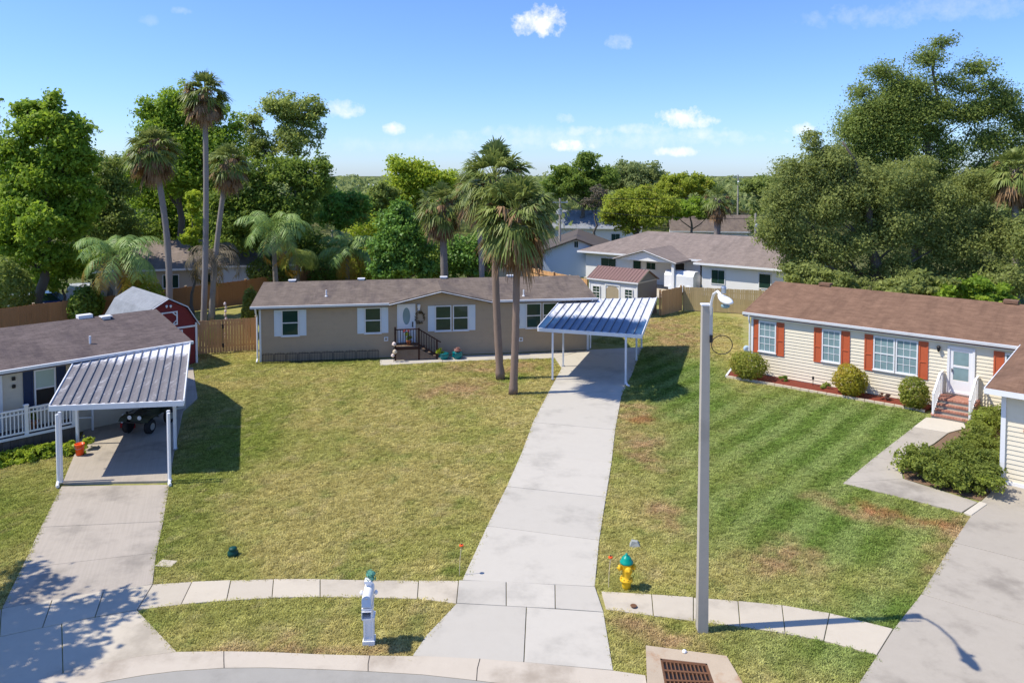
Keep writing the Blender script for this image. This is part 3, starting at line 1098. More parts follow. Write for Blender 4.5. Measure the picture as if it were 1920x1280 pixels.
def window(house, x0, x1, z0, z1, y=0.0, pane=None, upper=None, frame=None, rail=.5, grid=None):
    pane, frame = pane or M_glass, frame or M_trim
    f = MB().ring(x0, x1, z0, z1, .055, y - .065, y + .01).build('window', frame, house)
    zm = z0 + (z1 - z0) * rail
    i0, i1 = x0 + .055, x1 - .055
    MB().box(((i0 + i1) / 2, y - .040, zm), (i1 - i0, .034, .05)).build('sash_rail', frame, f)
    MB().box(((i0 + i1) / 2, y - .030, (z0 + .055 + zm - .025) / 2), (i1 - i0, .010, zm - .025 - z0 - .055)).build('pane', pane, f)
    MB().box(((i0 + i1) / 2, y - .034, (z1 - .055 + zm + .025) / 2), (i1 - i0, .010, z1 - .055 - zm - .025)).build('pane', upper or pane, f)
    MB().box(((x0 + x1) / 2, y - .05, z0 - .02), (x1 - x0 + .06, .09, .04)).build('sill', frame, f)
    if grid:
        nx, nz = grid
        for k in range(1, nx):
            x = i0 + (i1 - i0) * k / nx
            MB().box((x, y - .043, (z0 + z1) / 2), (.02, .012, z1 - z0 - .11)).build('muntin', frame, f)
        for k in range(1, nz):
            z = z0 + .055 + (z1 - z0 - .11) * k / nz
            if abs(z - zm) > .06:
                MB().box(((i0 + i1) / 2, y - .0435, z), (i1 - i0, .009, .02)).build('muntin', frame, f)
    return f


def shutter(house, x0, x1, z0, z1, mat, y=0.0, two=True):
    m = .06
    zm = z0 + (z1 - z0) * .46
    zc = [z0, z0 + m, zm - m / 2, zm + m / 2, z1 - m, z1] if two else [z0, z0 + m, z1 - m, z1]
    return MB().relief([x0, x0 + m, x1 - m, x1], zc, y - .05, .045,
                       lambda i, k: .02 if i == 1 and k % 2 == 1 else 0).build('shutter', mat, house)


def gable_roof(x0, x1, y0, ym, y1, ze, zr, th, mat, house, name='roof'):
    pr = [(y0, ze), (ym, zr), (y1, ze), (y1, ze - th), (ym, zr - th * 1.05), (y0, ze - th)]
    return MB().extrude(pr[::-1], x0, x1).build(name, mat, house)


def body(x0, x1, y0, y1, ze, ym=None, zr=None, z0=0.0):
    """A plain wall block; with zr it carries gable ends."""
    if zr is None:
        return MB().box(((x0 + x1) / 2, (y0 + y1) / 2, (z0 + ze) / 2), (x1 - x0, y1 - y0, ze - z0))
    pr = [(y0, z0), (y1, z0), (y1, ze), (ym, zr), (y0, ze)]
    return MB().extrude(pr, x0, x1)


def hip_roof(x0, x1, y0, y1, ze, zr, th=.16, inset=None):
    """Hipped roof over a rectangle, ridge along the longer side."""
    mb = MB()
    w, d = x1 - x0, y1 - y0
    if w >= d:
        k = inset if inset is not None else d / 2
        r0, r1 = (x0 + k, (y0 + y1) / 2, zr), (x1 - k, (y0 + y1) / 2, zr)
        c = [(x0, y0, ze), (x1, y0, ze), (x1, y1, ze), (x0, y1, ze)]
        mb.face([c[0], c[1], r1, r0]).face([c[1], c[2], r1]).face([c[2], c[3], r0, r1]).face([c[3], c[0], r0])
    else:
        k = inset if inset is not None else w / 2
        r0, r1 = ((x0 + x1) / 2, y0 + k, zr), ((x0 + x1) / 2, y1 - k, zr)
        c = [(x0, y0, ze), (x1, y0, ze), (x1, y1, ze), (x0, y1, ze)]
        mb.face([c[0], c[1], r0]).face([c[1], c[2], r1, r0]).face([c[2], c[3], r1]).face([c[3], c[0], r0, r1])
    b = [(x, y, ze - th) for x, y, _ in c]
    for i in range(4):
        j = (i + 1) % 4
        mb.face([b[i], b[j], c[j], c[i]])
    mb.face(b[::-1])
    return mb


def gutter(x0, x1, y, z, mat, house):
    """K-style gutter hung along an eave."""
    pr = [(y, z - .11), (y + .08, z - .11), (y + .08, z), (y + .07, z), (y + .07, z - .095), (y + .01, z - .095), (y - .02, z - .02), (y - .02, z), (y - .035, z)]
    return MB().extrude([(y - .035, z), (y - .015, z - .11), (y + .08, z - .11), (y + .08, z)], x0, x1).build('gutter', mat, house)


def ridge_vent(x, y, z, roof, slope=0.0):
    mb = MB().box((x, y, z + .07), (.42, .42, .05), mat=Matrix.Rotation(slope, 3, 'X'))
    mb.box((x, y, z + .01), (.30, .30, .10), mat=Matrix.Rotation(slope, 3, 'X'))
    return mb.build('roof_vent', M_trim, roof)


def vent_pipe(x, y, z, roof, h=.35):
    return MB().lathe([(.09, 0), (.075, .03), (.04, .05), (.04, h), (.03, h)], 10, (x, y, z)).build('vent_pipe', M_white, roof)


# ------------------------------------------------------------------ tan house in the middle
H = thing('tan_house', 'long tan manufactured home with white shutters and a low cross gable, facing the lawn', 'house', (*(-13.24, 38.8), 0), 0.15708)
LN, DP, ZE, ZR = 17.75, 7.6, 2.96, 3.68
wl_ = MB()
lap_wall(wl_, 0, LN, 0, ZE, 0, .15, .022)
lap_wall(wl_, 0, 0, ZE, 3.54, 0, .15, .022, tops=lambda z: (7.02 + (z - ZE) / .62 * 2.46, 11.95 - (z - ZE) / .62 * 2.46))
wl_.build('wall', M_tan, H)
body(.02, LN - .02, .012, DP, ZE - .02, DP / 2, ZR - .22).build('wall', M_tan, H)
k = (ZR - ZE - .02) / (DP / 2 + .42)
RF = gable_roof(-.38, 6.95, -.42, DP / 2, DP + .42, ZE + .02, ZR, .15, M_roof_gray, H)
pr = [(.03, ZE + .02 + k * .45), (DP / 2, ZR), (DP + .42, ZE + .02), (DP + .42, ZE - .13), (DP / 2, ZR - .157), (.03, ZE - .13 + k * .45)]
MB().extrude(pr[::-1], 6.95, 12.05).build('roof', M_roof_gray, H)
gable_roof(12.05, LN + .38, -.42, DP / 2, DP + .42, ZE + .02, ZR, .15, M_roof_gray, H)
# front cross gable
zp = 3.60
yb = (zp - ZE - .02) / k - .42
cg = MB()
for s, xe in ((1, 6.72), (-1, 12.25)):
    e, p, b = (xe, -.50, ZE + .03), (9.5, -.50, zp + .03), (9.5, yb + .35, zp + .03)
    e2, p2, b2 = (xe, -.50, ZE - .12), (9.5, -.50, zp - .12), (9.5, yb + .35, zp - .12)
    eb, eb2 = (xe, -.40, ZE + .03), (xe, -.40, ZE - .12)
    if s > 0:
        cg.face([e, p, b, eb]).face([e2, eb2, b2, p2]).face([e2, p2, p, e]).face([eb, b, b2, eb2])
    else:
        cg.face([p, e, eb, b]).face([p2, b2, eb2, e2]).face([p2, e2, e, p]).face([b, eb, eb2, b2])
cg.build('roof', M_roof_gray, H)
for xe in (6.72, 12.25):
    MB().bar((xe, -.515, ZE - .05), (9.5, -.515, zp - .05), .03, .17, up=(0, 1, 0)).build('rake_board', M_gutter, H)
gutter(-.38, 6.80, -.44, ZE + .03, M_gutter, H)
gutter(12.18, LN + .38, -.44, ZE + .03, M_gutter, H)
for x in (1.2, 5.1, 9.9, 13.9):
    ridge_vent(x, DP / 2 + .05, ZR, RF)
vent_pipe(3.35, 1.0, ZE + .25, RF)
vent_pipe(14.1, .25, ZE + .12, RF)
for x in (.05, LN - .05):
    MB().box((x, -.03, ZE / 2), (.10, .06, ZE)).build('corner_trim', M_trim, H)
ds = MB().tube([(-.12, -.42, ZE - .06), (-.12, -.30, ZE - .3), (-.10, -.07, ZE - .55), (-.10, -.07, .2), (-.10, -.3, .06)], .045, 8)
ds.build('downspout', M_white, H)
MB().tube([(LN + .12, -.42, ZE - .06), (LN + .1, -.07, ZE - .5), (LN + .1, -.07, .1)], .045, 8).build('downspout', M_white, H)
for a, b in ((1.13, 2.02), (5.42, 6.30), (9.17, 10.06), (10.14, 11.0), (14.18, 15.04), (15.12, 15.98)):
    window(H, a, b, 1.33, 2.72, 0, M_glass, rail=.5)
for a, b in ((.76, 1.12), (2.03, 2.40), (5.04, 5.41), (6.31, 6.67), (8.79, 9.16), (11.01, 11.37), (13.80, 14.17), (15.99, 16.35)):
    shutter(H, a, b, 1.33, 2.72, M_shut_white, 0, False)
dr = MB().ring(7.14, 8.12, .78, 2.86, .09, -.07, .02).build('door', M_trim, H)
MB().relief([7.23, 7.42, 7.86, 8.03], [.80, 1.30, 2.62, 2.76], -.035, .03, lambda i, k: .012 if (i, k) == (1, 1) else 0).build('door_leaf', M_white, dr)
MB().lathe([(0.001, 0), (.22, 0), (.22, .006), (.001, .006)], 24, (0, 0, 0), Matrix(((1, 0, 0), (0, 0, -1), (0, 1.0, 0)))).build('pane', M_glass_blue, dr, (7.64, -.030, 2.2))
bpy.data.objects[dr.children[-1].name].scale = (.9, 1, 2.1)
MB().box((7.96, -.06, 1.75), (.05, .06, .28)).build('handle', M_black, dr)
MB().lathe([(.10, 0), (.05, .02), (.06, .10), (.09, .14), (.09, .30), (.02, .34)], 10, (8.30, -.10, 2.52)).build('wall_lamp', M_white, H)
for x, z in ((6.55, 1.0), (13.9, .72)):
    MB().ring(x - .11, x + .11, z - .11, z + .11, .05, -.07, 0).build('meter_box', M_trim, H)
wr = MB()
for i in range(70):
    a = random.uniform(0, 6.28)
    r = .26 + random.uniform(-.06, .06)
    p = Vector((r * .85 * math.cos(a), random.uniform(-.09, -.03), r * 1.15 * math.sin(a)))
    q = Vector((random.uniform(-.07, .07), random.uniform(-.03, .03), random.uniform(-.07, .07)))
    wr.bar(p - q, p + q, .03, .014)
wr = wr.build('wreath', M_wreath, None, None)
wr.matrix_world = Matrix.Translation((*(-13.24, 38.8), 0)) @ Matrix.Rotation(0.15707963267948966, 4, 'Z') @ Matrix.Translation((8.36, -.02, 2.12))
tag(wr, 'dry brown wreath hanging beside the front door of the tan house', 'wreath', kind=None)


def at(house, x, y, z=0.0):
    """World place of a point given in a house's own axes."""
    a = house.rotation_euler.z
    return (house.location.x + x * math.cos(a) - y * math.sin(a), house.location.y + x * math.sin(a) + y * math.cos(a), z)


# wooden entry stair of the tan house
PT_ = thing('porch_stair', 'dark stained wooden porch stair with railings at the tan house door', 'porch', at(H, 7.0, 0), H.rotation_euler.z)
for i in range(7):
    MB().box((.09 + i * .185, -.47, .74), (.175, .92, .04)).build('deck_board', M_wood_step, PT_)
MB().box((.64, -.92, .66), (1.30, .05, .14)).build('fascia_board', M_wood_dark, PT_)
sk = MB()
sk.solid([(0, -.93, .05), (2.25, -.93, .05), (2.25, -.90, .05), (0, -.90, .05)], [(0, -.93, .60), (1.30, -.93, .60), (1.30, -.90, .60), (0, -.90, .60)])
sk.build('skirt_panel', M_wood_step, PT_)
for i in range(3):
    MB().box((1.30 + .28 * i + .16, -.47, .56 - .19 * i), (.30, .90, .045)).build('step', M_wood_step, PT_)
    MB().box((1.30 + .28 * i + .02, -.47, .47 - .19 * i), (.03, .90, .16)).build('riser', M_wood_step, PT_)
for x, zt in ((.03, 1.80), (1.27, 1.72), (2.22, 1.02)):
    MB().box((x, -.90, zt / 2), (.09, .09, zt)).build('post', M_wood_dark, PT_)
MB().bar((0, -.90, 1.66), (1.30, -.90, 1.66), .10, .05).build('rail', M_wood_dark, PT_)
MB().bar((0, -.90, .86), (1.30, -.90, .86), .06, .05).build('rail', M_wood_dark, PT_)
MB().bar((1.22, -.90, 1.68), (2.42, -.90, .92), .10, .05).build('rail', M_wood_dark, PT_)
MB().bar((1.27, -.90, .84), (2.22, -.90, .22), .06, .05).build('rail', M_wood_dark, PT_)
for i in range(8):
    x = .17 + i * .135
    MB().box((x, -.90, 1.26), (.035, .035, .78)).build('baluster', M_wood_dark, PT_)
for i in range(6):
    x = 1.40 + i * .135
    zb = .84 - (x - 1.27) * .655
    MB().box((x, -.90, zb + .40), (.035, .035, .74)).build('baluster', M_wood_dark, PT_)


# ------------------------------------------------------------------ foliage builders
def leaf_mesh(name, centers, normals, size, mat, seed, aspect=.55, jitter=.6):
    """One pointed four-corner leaf for every centre."""
    rng = np.random.default_rng(seed)
    n = len(centers)
    nr = normals / np.maximum(1e-6, np.linalg.norm(normals, axis=1, keepdims=True))
    r = rng.normal(size=(n, 3))
    u = np.cross(nr, r)
    u /= np.maximum(1e-6, np.linalg.norm(u, axis=1, keepdims=True))
    v = np.cross(nr, u)
    s = (size * (1 + jitter * rng.uniform(-1, 1, n)))[:, None]
    c = centers
    bend = nr * s * .12
    vs = np.stack([c - u * s * .5, c + v * s * .5 * aspect + bend, c + u * s * .5, c - v * s * .5 * aspect + bend], 1).reshape(-1, 3)
    return quick_mesh(name, vs, np.arange(4 * n).reshape(n, 4), mat)


def crown_points(clumps, n, seed, sub=18, subr=.36, flat=.75, shell=.55):
    """Leaf places for a crown given as ellipsoids (x, y, z, rx, rz): loose sprays over each, leaves thinning out from every spray."""
    rng = np.random.default_rng(seed)
    subs = []
    for (x, y, z, rx, rz) in clumps:
        ns = max(6, int(sub * 1.7 * (rx * rz) ** .5 / 1.6))
        d = rng.normal(size=(ns, 3))
        d /= np.linalg.norm(d, axis=1, keepdims=True)
        f = rng.uniform(shell * .6, 1.0, ns)[:, None]
        c = np.array([x, y, z]) + d * f * np.array([rx, rx, rz]) * .88
        rr = subr * min(rx, rz) * rng.uniform(.6, 1.5, ns)
        subs.append(np.concatenate([c, rr[:, None], np.tile([x, y, z], (ns, 1))], 1))
    S = np.concatenate(subs)
    w = S[:, 3] ** 2
    idx = rng.choice(len(S), n, p=w / w.sum())
    g = rng.normal(size=(n, 3))
    d = g / np.linalg.norm(g, axis=1, keepdims=True)
    rad = np.abs(rng.normal(size=n)) * .34 + rng.uniform(.1, .75, n)
    C = S[idx, :3] + d * (rad * S[idx, 3])[:, None] * np.array([1.2, 1.2, flat])
    out = C - S[idx, 4:7]
    out /= np.maximum(1e-6, np.linalg.norm(out, axis=1, keepdims=True))
    N = d * .35 + out * .3 + np.array([-.25, -.15, .4]) + rng.normal(size=(n, 3)) * .75
    return C, N, S


def tree(name, label, cat, base, clumps, n, size, mat, seed, trunk_r=.22, fork=.5, bark=None, group=None, sub=18, subr=.36, limbs=1.0, flat=.75, shell=.55, aspect=.55, wander=.25):
    """Tapered trunk and leader, a limb to every clump, twigs to the sprays, and a crown of leaves."""
    bark = bark or M_bark
    rng = random.Random(seed)
    t = thing(name, label, cat, (base[0], base[1], 0), 0, group)
    b = Vector((base[0], base[1], 0))
    cl = [(x - b.x, y - b.y, z, rx, rz) for x, y, z, rx, rz in clumps]
    hi = max(cl, key=lambda c: c[2])
    lo = min(c[2] - c[4] for c in cl)
    mx_ = sum(c[0] for c in cl) / len(cl)
    my_ = sum(c[1] for c in cl) / len(cl)
    zt = hi[2] - hi[4] * .2
    path, rad = [], []
    for i in range(11):
        u = i / 10
        k_ = u * u
        path.append(Vector((mx_ * u * (1 - k_) + (hi[0] * .6 + mx_ * .4) * k_ + rng.uniform(-wander, wander) * (u > 0), my_ * u + rng.uniform(-wander, wander) * (u > 0), -.1 + (zt + .1) * u)))
        rad.append(trunk_r * (1.3 - 1.15 * u ** .8) if i else trunk_r * 1.55)
    MB().tube(path, rad, 10).build('trunk', bark, t, smooth=True)
    C, N, S = crown_points(cl, n, seed, sub, subr, flat, shell)
    for c in cl:
        e = Vector(c[:3])
        hz = math.hypot(e.x - mx_, e.y - my_)
        if hz > 7.5:
            continue
        u = max(.18, min(.93, (e.z - .75 * hz - .3) / zt))
        i0 = min(9, int(u * 10))
        o_ = path[i0].lerp(path[i0 + 1], u * 10 - i0)
        r0 = trunk_r * (1.3 - 1.15 * u ** .8) * .55 * limbs
        m1 = o_.lerp(e, .4) + Vector((rng.uniform(-1, 1), rng.uniform(-1, 1), rng.uniform(-.9, .2))) * (e - o_).length * .10
        m2 = o_.lerp(e, .72) + Vector((rng.uniform(-1, 1), rng.uniform(-1, 1), rng.uniform(-.5, .5))) * (e - o_).length * .08
        MB().tube([o_, m1, m2, e], [r0, r0 * .72, r0 * .45, .02], 7).build('limb', bark, t, smooth=True)
    tw = MB()
    for s in S[::2]:
        o_ = Vector(s[4:7])
        e = Vector(s[:3])
        tw.tube([o_.lerp(path[5], .06), o_.lerp(e, .5) + Vector((0, 0, -.12)), e], [trunk_r * .11 * limbs, trunk_r * .06 * limbs, .01], 4, False)
    tw = tw.build('twigs', bark, t)
    tw['kind'] = 'stuff'
    link('crown', leaf_mesh('crown', C, N, size, mat, seed, aspect), t)
    return t


def shrub(name, label, cat, x, y, rx, rz, n, size, mat, seed, zc=None, group=None, ry=None, lumps=8):
    """A clipped or loose bush: short stems and a leafy ball that reaches near the ground."""
    rng = np.random.default_rng(seed)
    t = thing(name, label, cat, (x, y, 0), 0, group)
    zc = zc if zc is not None else rz * .95
    ry = ry or rx
    d = rng.normal(size=(n, 3))
    d /= np.linalg.norm(d, axis=1, keepdims=True)
    ld = rng.normal(size=(lumps * 3, 3))
    ld /= np.linalg.norm(ld, axis=1, keepdims=True)
    bumps = np.max(d @ ld.T, axis=1)
    rad = (.80 + .26 * np.clip((bumps - .7) / .3, 0, 1)) * (1 - .42 * rng.uniform(0, 1, n) ** 2.4) * (1 + .05 * rng.normal(size=n))
    C = d * rad[:, None] * np.array([rx, ry, rz]) + np.array([0, 0, zc])
    C[:, 2] = np.maximum(C[:, 2], .03)
    N = d + rng.normal(size=(n, 3)) * .55 + np.array([0, 0, .3])
    st = MB()
    for i in range(5):
        a = i * 1.26
        st.tube([(.03 * math.cos(a), .03 * math.sin(a), -.02), (rx * .3 * math.cos(a), ry * .3 * math.sin(a), zc * .5), (rx * .55 * math.cos(a), ry * .55 * math.sin(a), zc)], [.03, .02, .01], 5)
    s_ = st.build('stems', M_bark, t)
    s_['kind'] = 'stuff'
    link('foliage', leaf_mesh('foliage', C, N, size, mat, seed), t)
    return t


# ------------------------------------------------------------------ cream house on the right
RHO = thing('cream_house', 'cream sided home with brick orange shutters and a red brown shingle roof', 'house', (*(11.85, 36.62), 0), -0.71552)
RL_, RD, RE, RR = 21.0, 7.8, 2.98, 4.12
w_ = MB()
lap_wall(w_, 0, RL_, .05, RE - .02, 0, .15, .024)
w_.build('wall', M_cream, RHO)
body(.02, RL_ - .02, .012, RD, RE - .03, RD / 2, RR - .22).build('wall', M_cream, RHO)
RRF = gable_roof(-.38, RL_ + .3, -.22, RD / 2, RD + .3, RE + .03, RR, .16, M_roof_red, RHO)
MB().box((RL_ / 2, -.12, RE - .14), (RL_ + .6, .20, .02)).build('soffit', M_trim, RHO)
gutter(-.38, 11.2, -.25, RE + .05, M_white, RHO)
for x in (2.2, 10.2):
    mb = MB().box((x, RD / 2 + .1, RR + .07), (.55, .5, .12))
    mb.build('roof_vent', M_roof_red, RRF)
MB().box((.05, -.03, 1.5), (.11, .06, 2.9)).build('corner_trim', M_white, RHO)
MB().tube([(-.05, -.22, RE - .06), (-.07, -.18, RE - .3), (-.07, -.07, RE - .5), (-.07, -.07, .25)], .045, 8).build('downspout', M_white, RHO)
for a, b in ((.38, 1.24), (3.40, 4.24), (5.63, 6.50), (6.54, 7.41), (10.55, 11.4)):
    window(RHO, a, b, 1.18, 2.66, 0, M_glass_blue, grid=(3, 4), frame=M_white)
for a, b in ((-.01, .36), (1.26, 1.63), (3.03, 3.39), (4.26, 4.63), (5.25, 5.61), (7.43, 7.80), (10.16, 10.53)):
    shutter(RHO, a, b, 1.08, 2.70, M_shut_red)
dr = MB().ring(8.52, 9.52, .70, 2.66, .09, -.07, .02).build('door', M_white, RHO)
MB().relief([8.61, 8.74, 9.30, 9.43], [.72, 1.25, 1.80, 1.88, 2.46, 2.56], -.035, .03, lambda i, k: .02 if i == 1 and k in (1, 3) else 0).build('door_leaf', M_white, dr)
for za, zb in ((1.26, 1.79), (1.89, 2.45)):
    MB().box((9.02, -.022, (za + zb) / 2), (.54, .008, zb - za - .02)).build('pane', M_glass_blue, dr)
MB().box((8.70, -.06, 1.66), (.03, .05, .14)).build('handle', M_black, dr)
MB().lathe([(.02, 0), (.05, .05), (.07, .18), (.09, .20), (.02, .28)], 10, (8.20, -.12, 2.36)).build('wall_lamp', M_black, RHO)
# garage wing towards the street
w_ = MB()
lap_wall(w_, 11.47, 18.5, .10, 2.96, -7.55, .15, .022)
w_.build('wall', M_cream, RHO)
body(11.49, 18.5, -7.535, .02, 2.95).build('wall', M_cream, RHO)
hip_roof(11.05, 18.9, -7.98, .5, 3.06, 4.35, .14).build('roof', M_roof_red, RHO)
MB().box((14.97, -7.995, 2.99), (7.88, .03, .17)).build('fascia', M_white, RHO)
MB().box((11.035, -3.9, 2.99), (.03, 8.1, .17)).build('fascia', M_white, RHO)
MB().box((11.52, -7.58, 1.5), (.13, .07, 2.9)).build('corner_trim', M_white, RHO)
MB().box((15.0, -7.57, .06), (7.0, .05, .12)).build('base_board', M_white, RHO)

# lizard-like ornament on the garage wall
og = MB()
og.tube([(0, 0, .26), (.03, -.03, .18), (.0, -.04, .05), (.05, -.04, -.08), (.02, -.03, -.20), (-.03, -.02, -.27)], [.02, .06, .085, .07, .035, .01], 8)
orn = og.build('wall_ornament', M_copper, None)
orn.matrix_world = Matrix.Translation(at(RHO, 12.13, -7.585, 1.78)) @ Matrix.Rotation(RHO.rotation_euler.z, 4, 'Z')
tag(orn, 'coppery fish-shaped ornament on the garage wall of the cream house', 'wall ornament')

# brick steps with white railings
ST = thing('brick_steps', 'red brick entry steps with white railings at the cream house door', 'steps', at(RHO, 8.30, 0), RHO.rotation_euler.z)
brick_me = MB().box((0, 0, 0), (.205, .10, .062)).mesh('brick', M_brick)
NST, RUN, RISE, WD = 4, .29, .155, 1.42
for i in range(NST):
    y0, y1 = -(.95 + RUN * (NST - 1 - i)), 0
    zt = RISE * (i + 1)
    MB().box((WD / 2, (y0 + y1) / 2 + .02, zt - RISE / 2 - .004), (WD - .03, y1 - y0 - .04, RISE - .008)).build('step_core', M_mortar, ST)
    for j in range(14):
        o = link('brick', brick_me, ST, (.055 + j * (WD - .11) / 13, y0 + .10, zt - .026))
        o.rotation_euler = (0, 0, R(90) + random.uniform(-.03, .03))
        o.scale.y = .92
    if i == NST - 1:
        for r_ in range(6):
            for j in range(7):
                o = link('brick', brick_me, ST, (.11 + j * (WD - .2) / 6.2 + (.05 if r_ % 2 else 0), y0 + .26 + r_ * .118, zt - .028))
                o.scale.x = .95
    for sx in (0, WD):
        for r_ in range(2):
            for j in range(int((y1 - y0) / .23)):
                o = link('brick', brick_me, ST, (sx, y1 - .12 - j * .225 - (.1 if r_ else 0), zt - RISE + .042 + r_ * .074))
                o.rotation_euler = (0, 0, R(90))
                o.scale.y = .5
for sx in (.07, WD - .07):
    yb_, yt_ = -(.95 + RUN * 3) + .08, -.62
    for y, z0_, z1_ in ((yb_, 0.03, .95), (yt_, .62, 1.56), (-.10, .62, 1.56)):
        MB().box((sx, y, (z0_ + z1_) / 2), (.07, .07, z1_ - z0_)).build('post', M_white, ST)
    MB().bar((sx, yb_ - .04, .95), (sx, yt_, 1.56), .08, .06).build('rail', M_white, ST)
    MB().bar((sx, yt_, 1.56), (sx, -.06, 1.56), .08, .06).build('rail', M_white, ST)
    MB().bar((sx, yb_, .20), (sx, yt_, .74), .05, .04).build('rail', M_white, ST)
    for j in range(8):
        y = yb_ + .1 + j * (yt_ - yb_ - .1) / 8
        zb_ = .22 + (y - yb_) / (yt_ - yb_) * .54
        MB().box((sx, y, zb_ + .36), (.028, .028, .76)).build('baluster', M_white, ST)
    for j in range(4):
        MB().box((sx, yt_ + .12 + j * .11, 1.1), (.028, .028, .88)).build('baluster', M_white, ST)

# ------------------------------------------------------------------ left house with its deck
LH_ = thing('beige_house', 'beige home with navy shutters and a plum grey roof at the left edge', 'house', (*(-13.69, 30.92), 0), 0.7854)
LE, LRZ, LD = 2.86, 3.72, 7.4
w_ = MB()
lap_wall(w_, -14, 0, 0, LE, course=.2)
w_.build('wall', M_beige, LH_)
body(-14, -.02, .012, LD, LE - .02, LD / 2, LRZ - .22).build('wall', M_beige, LH_)
LRF = gable_roof(-14.3, .20, -.42, LD / 2, LD + .42, LE + .03, LRZ, .15, M_roof_left, LH_)
gutter(-14.3, .20, -.44, LE + .05, M_gutter, LH_)
for x in (-2.0,):
    ridge_vent(x, LD / 2 - .35, LRZ - .06, LRF)
MB().box((-2.7, LD / 2 + .1, LRZ + .05), (.55, .4, .14)).build('roof_vent', M_trim, LRF)
vent_pipe(-3.3, .9, LE + .2, LRF, .4)
window(LH_, -5.44, -4.74, 1.25, 2.66, 0, M_black, upper=M_blind, frame=M_trim)
shutter(LH_, -5.78, -5.46, 1.25, 2.66, M_shut_navy)
shutter(LH_, -4.72, -4.40, 1.25, 2.66, M_shut_navy)
dr = MB().ring(-7.6, -6.42, .62, 2.72, .10, -.07, .02).build('door', M_trim, LH_)
MB().box((-7.0, -.02, 1.66), (1.0, .02, 1.95)).build('pane', M_glass, dr)
for z in (2.48, 2.20):
    MB().box((-6.07, -.05, z), (.10, .09, .12)).build('wall_lamp', M_black, LH_)

DK = thing('front_deck', 'raised deck with white vinyl railing along the beige house', 'deck', at(LH_, 0, 0), LH_.rotation_euler.z)
dx0, dx1, dy0 = -9.0, -4.35, -1.0
for i in range(5):
    MB().box(((dx0 + dx1) / 2, dy0 + .1 + i * .195, .60), (dx1 - dx0, .185, .035)).build('deck_board', M_fence_dark, DK)
for i in range(20):
    x = dx0 + .12 + i * .235
    MB().box((x, dy0, .27), (.225, .025, .56)).build('skirt_board', M_fence_dark, DK)
MB().box(((dx0 + dx1) / 2, dy0 - .02, .60), (dx1 - dx0, .03, .09)).build('fascia_board', M_trim, DK)
for x in (dx1 - .06, dx1 - 1.55, dx1 - 3.1):
    MB().box((x, dy0 + .06, 1.12), (.12, .12, 1.05)).build('post', M_white, DK)
    MB().box((x, dy0 + .06, 1.67), (.16, .16, .05)).build('post_cap', M_white, DK)
for x0, x1 in ((dx1 - 1.5, dx1 - .12), (dx1 - 3.05, dx1 - 1.61), (dx1 - 4.6, dx1 - 3.16)):
    for z, h in ((1.55, .06), (1.40, .05), (.72, .06)):
        MB().box(((x0 + x1) / 2, dy0 + .06, z), (x1 - x0, .05, h)).build('rail', M_white, DK)
    n = 12
    for i in range(n):
        MB().box((x0 + (x1 - x0) * (i + .5) / n, dy0 + .06, 1.10), (.035, .035, .82)).build('baluster', M_white, DK)
# ramp rails at the end of the deck
for x, y, z0_, z1_ in ((dx1 + .02, dy0 + .7, .1, 1.4), (dx1 + .75, dy0 + .75, 0, 1.15)):
    MB().box((x, y, (z0_ + z1_) / 2), (.07, .07, z1_ - z0_)).build('post', M_white, DK)
for z in (1.35, .85):
    MB().bar((dx1 - .02, dy0 + .06, z), (dx1 + .75, dy0 + .72, z - .30), .05).build('rail', M_white, DK)


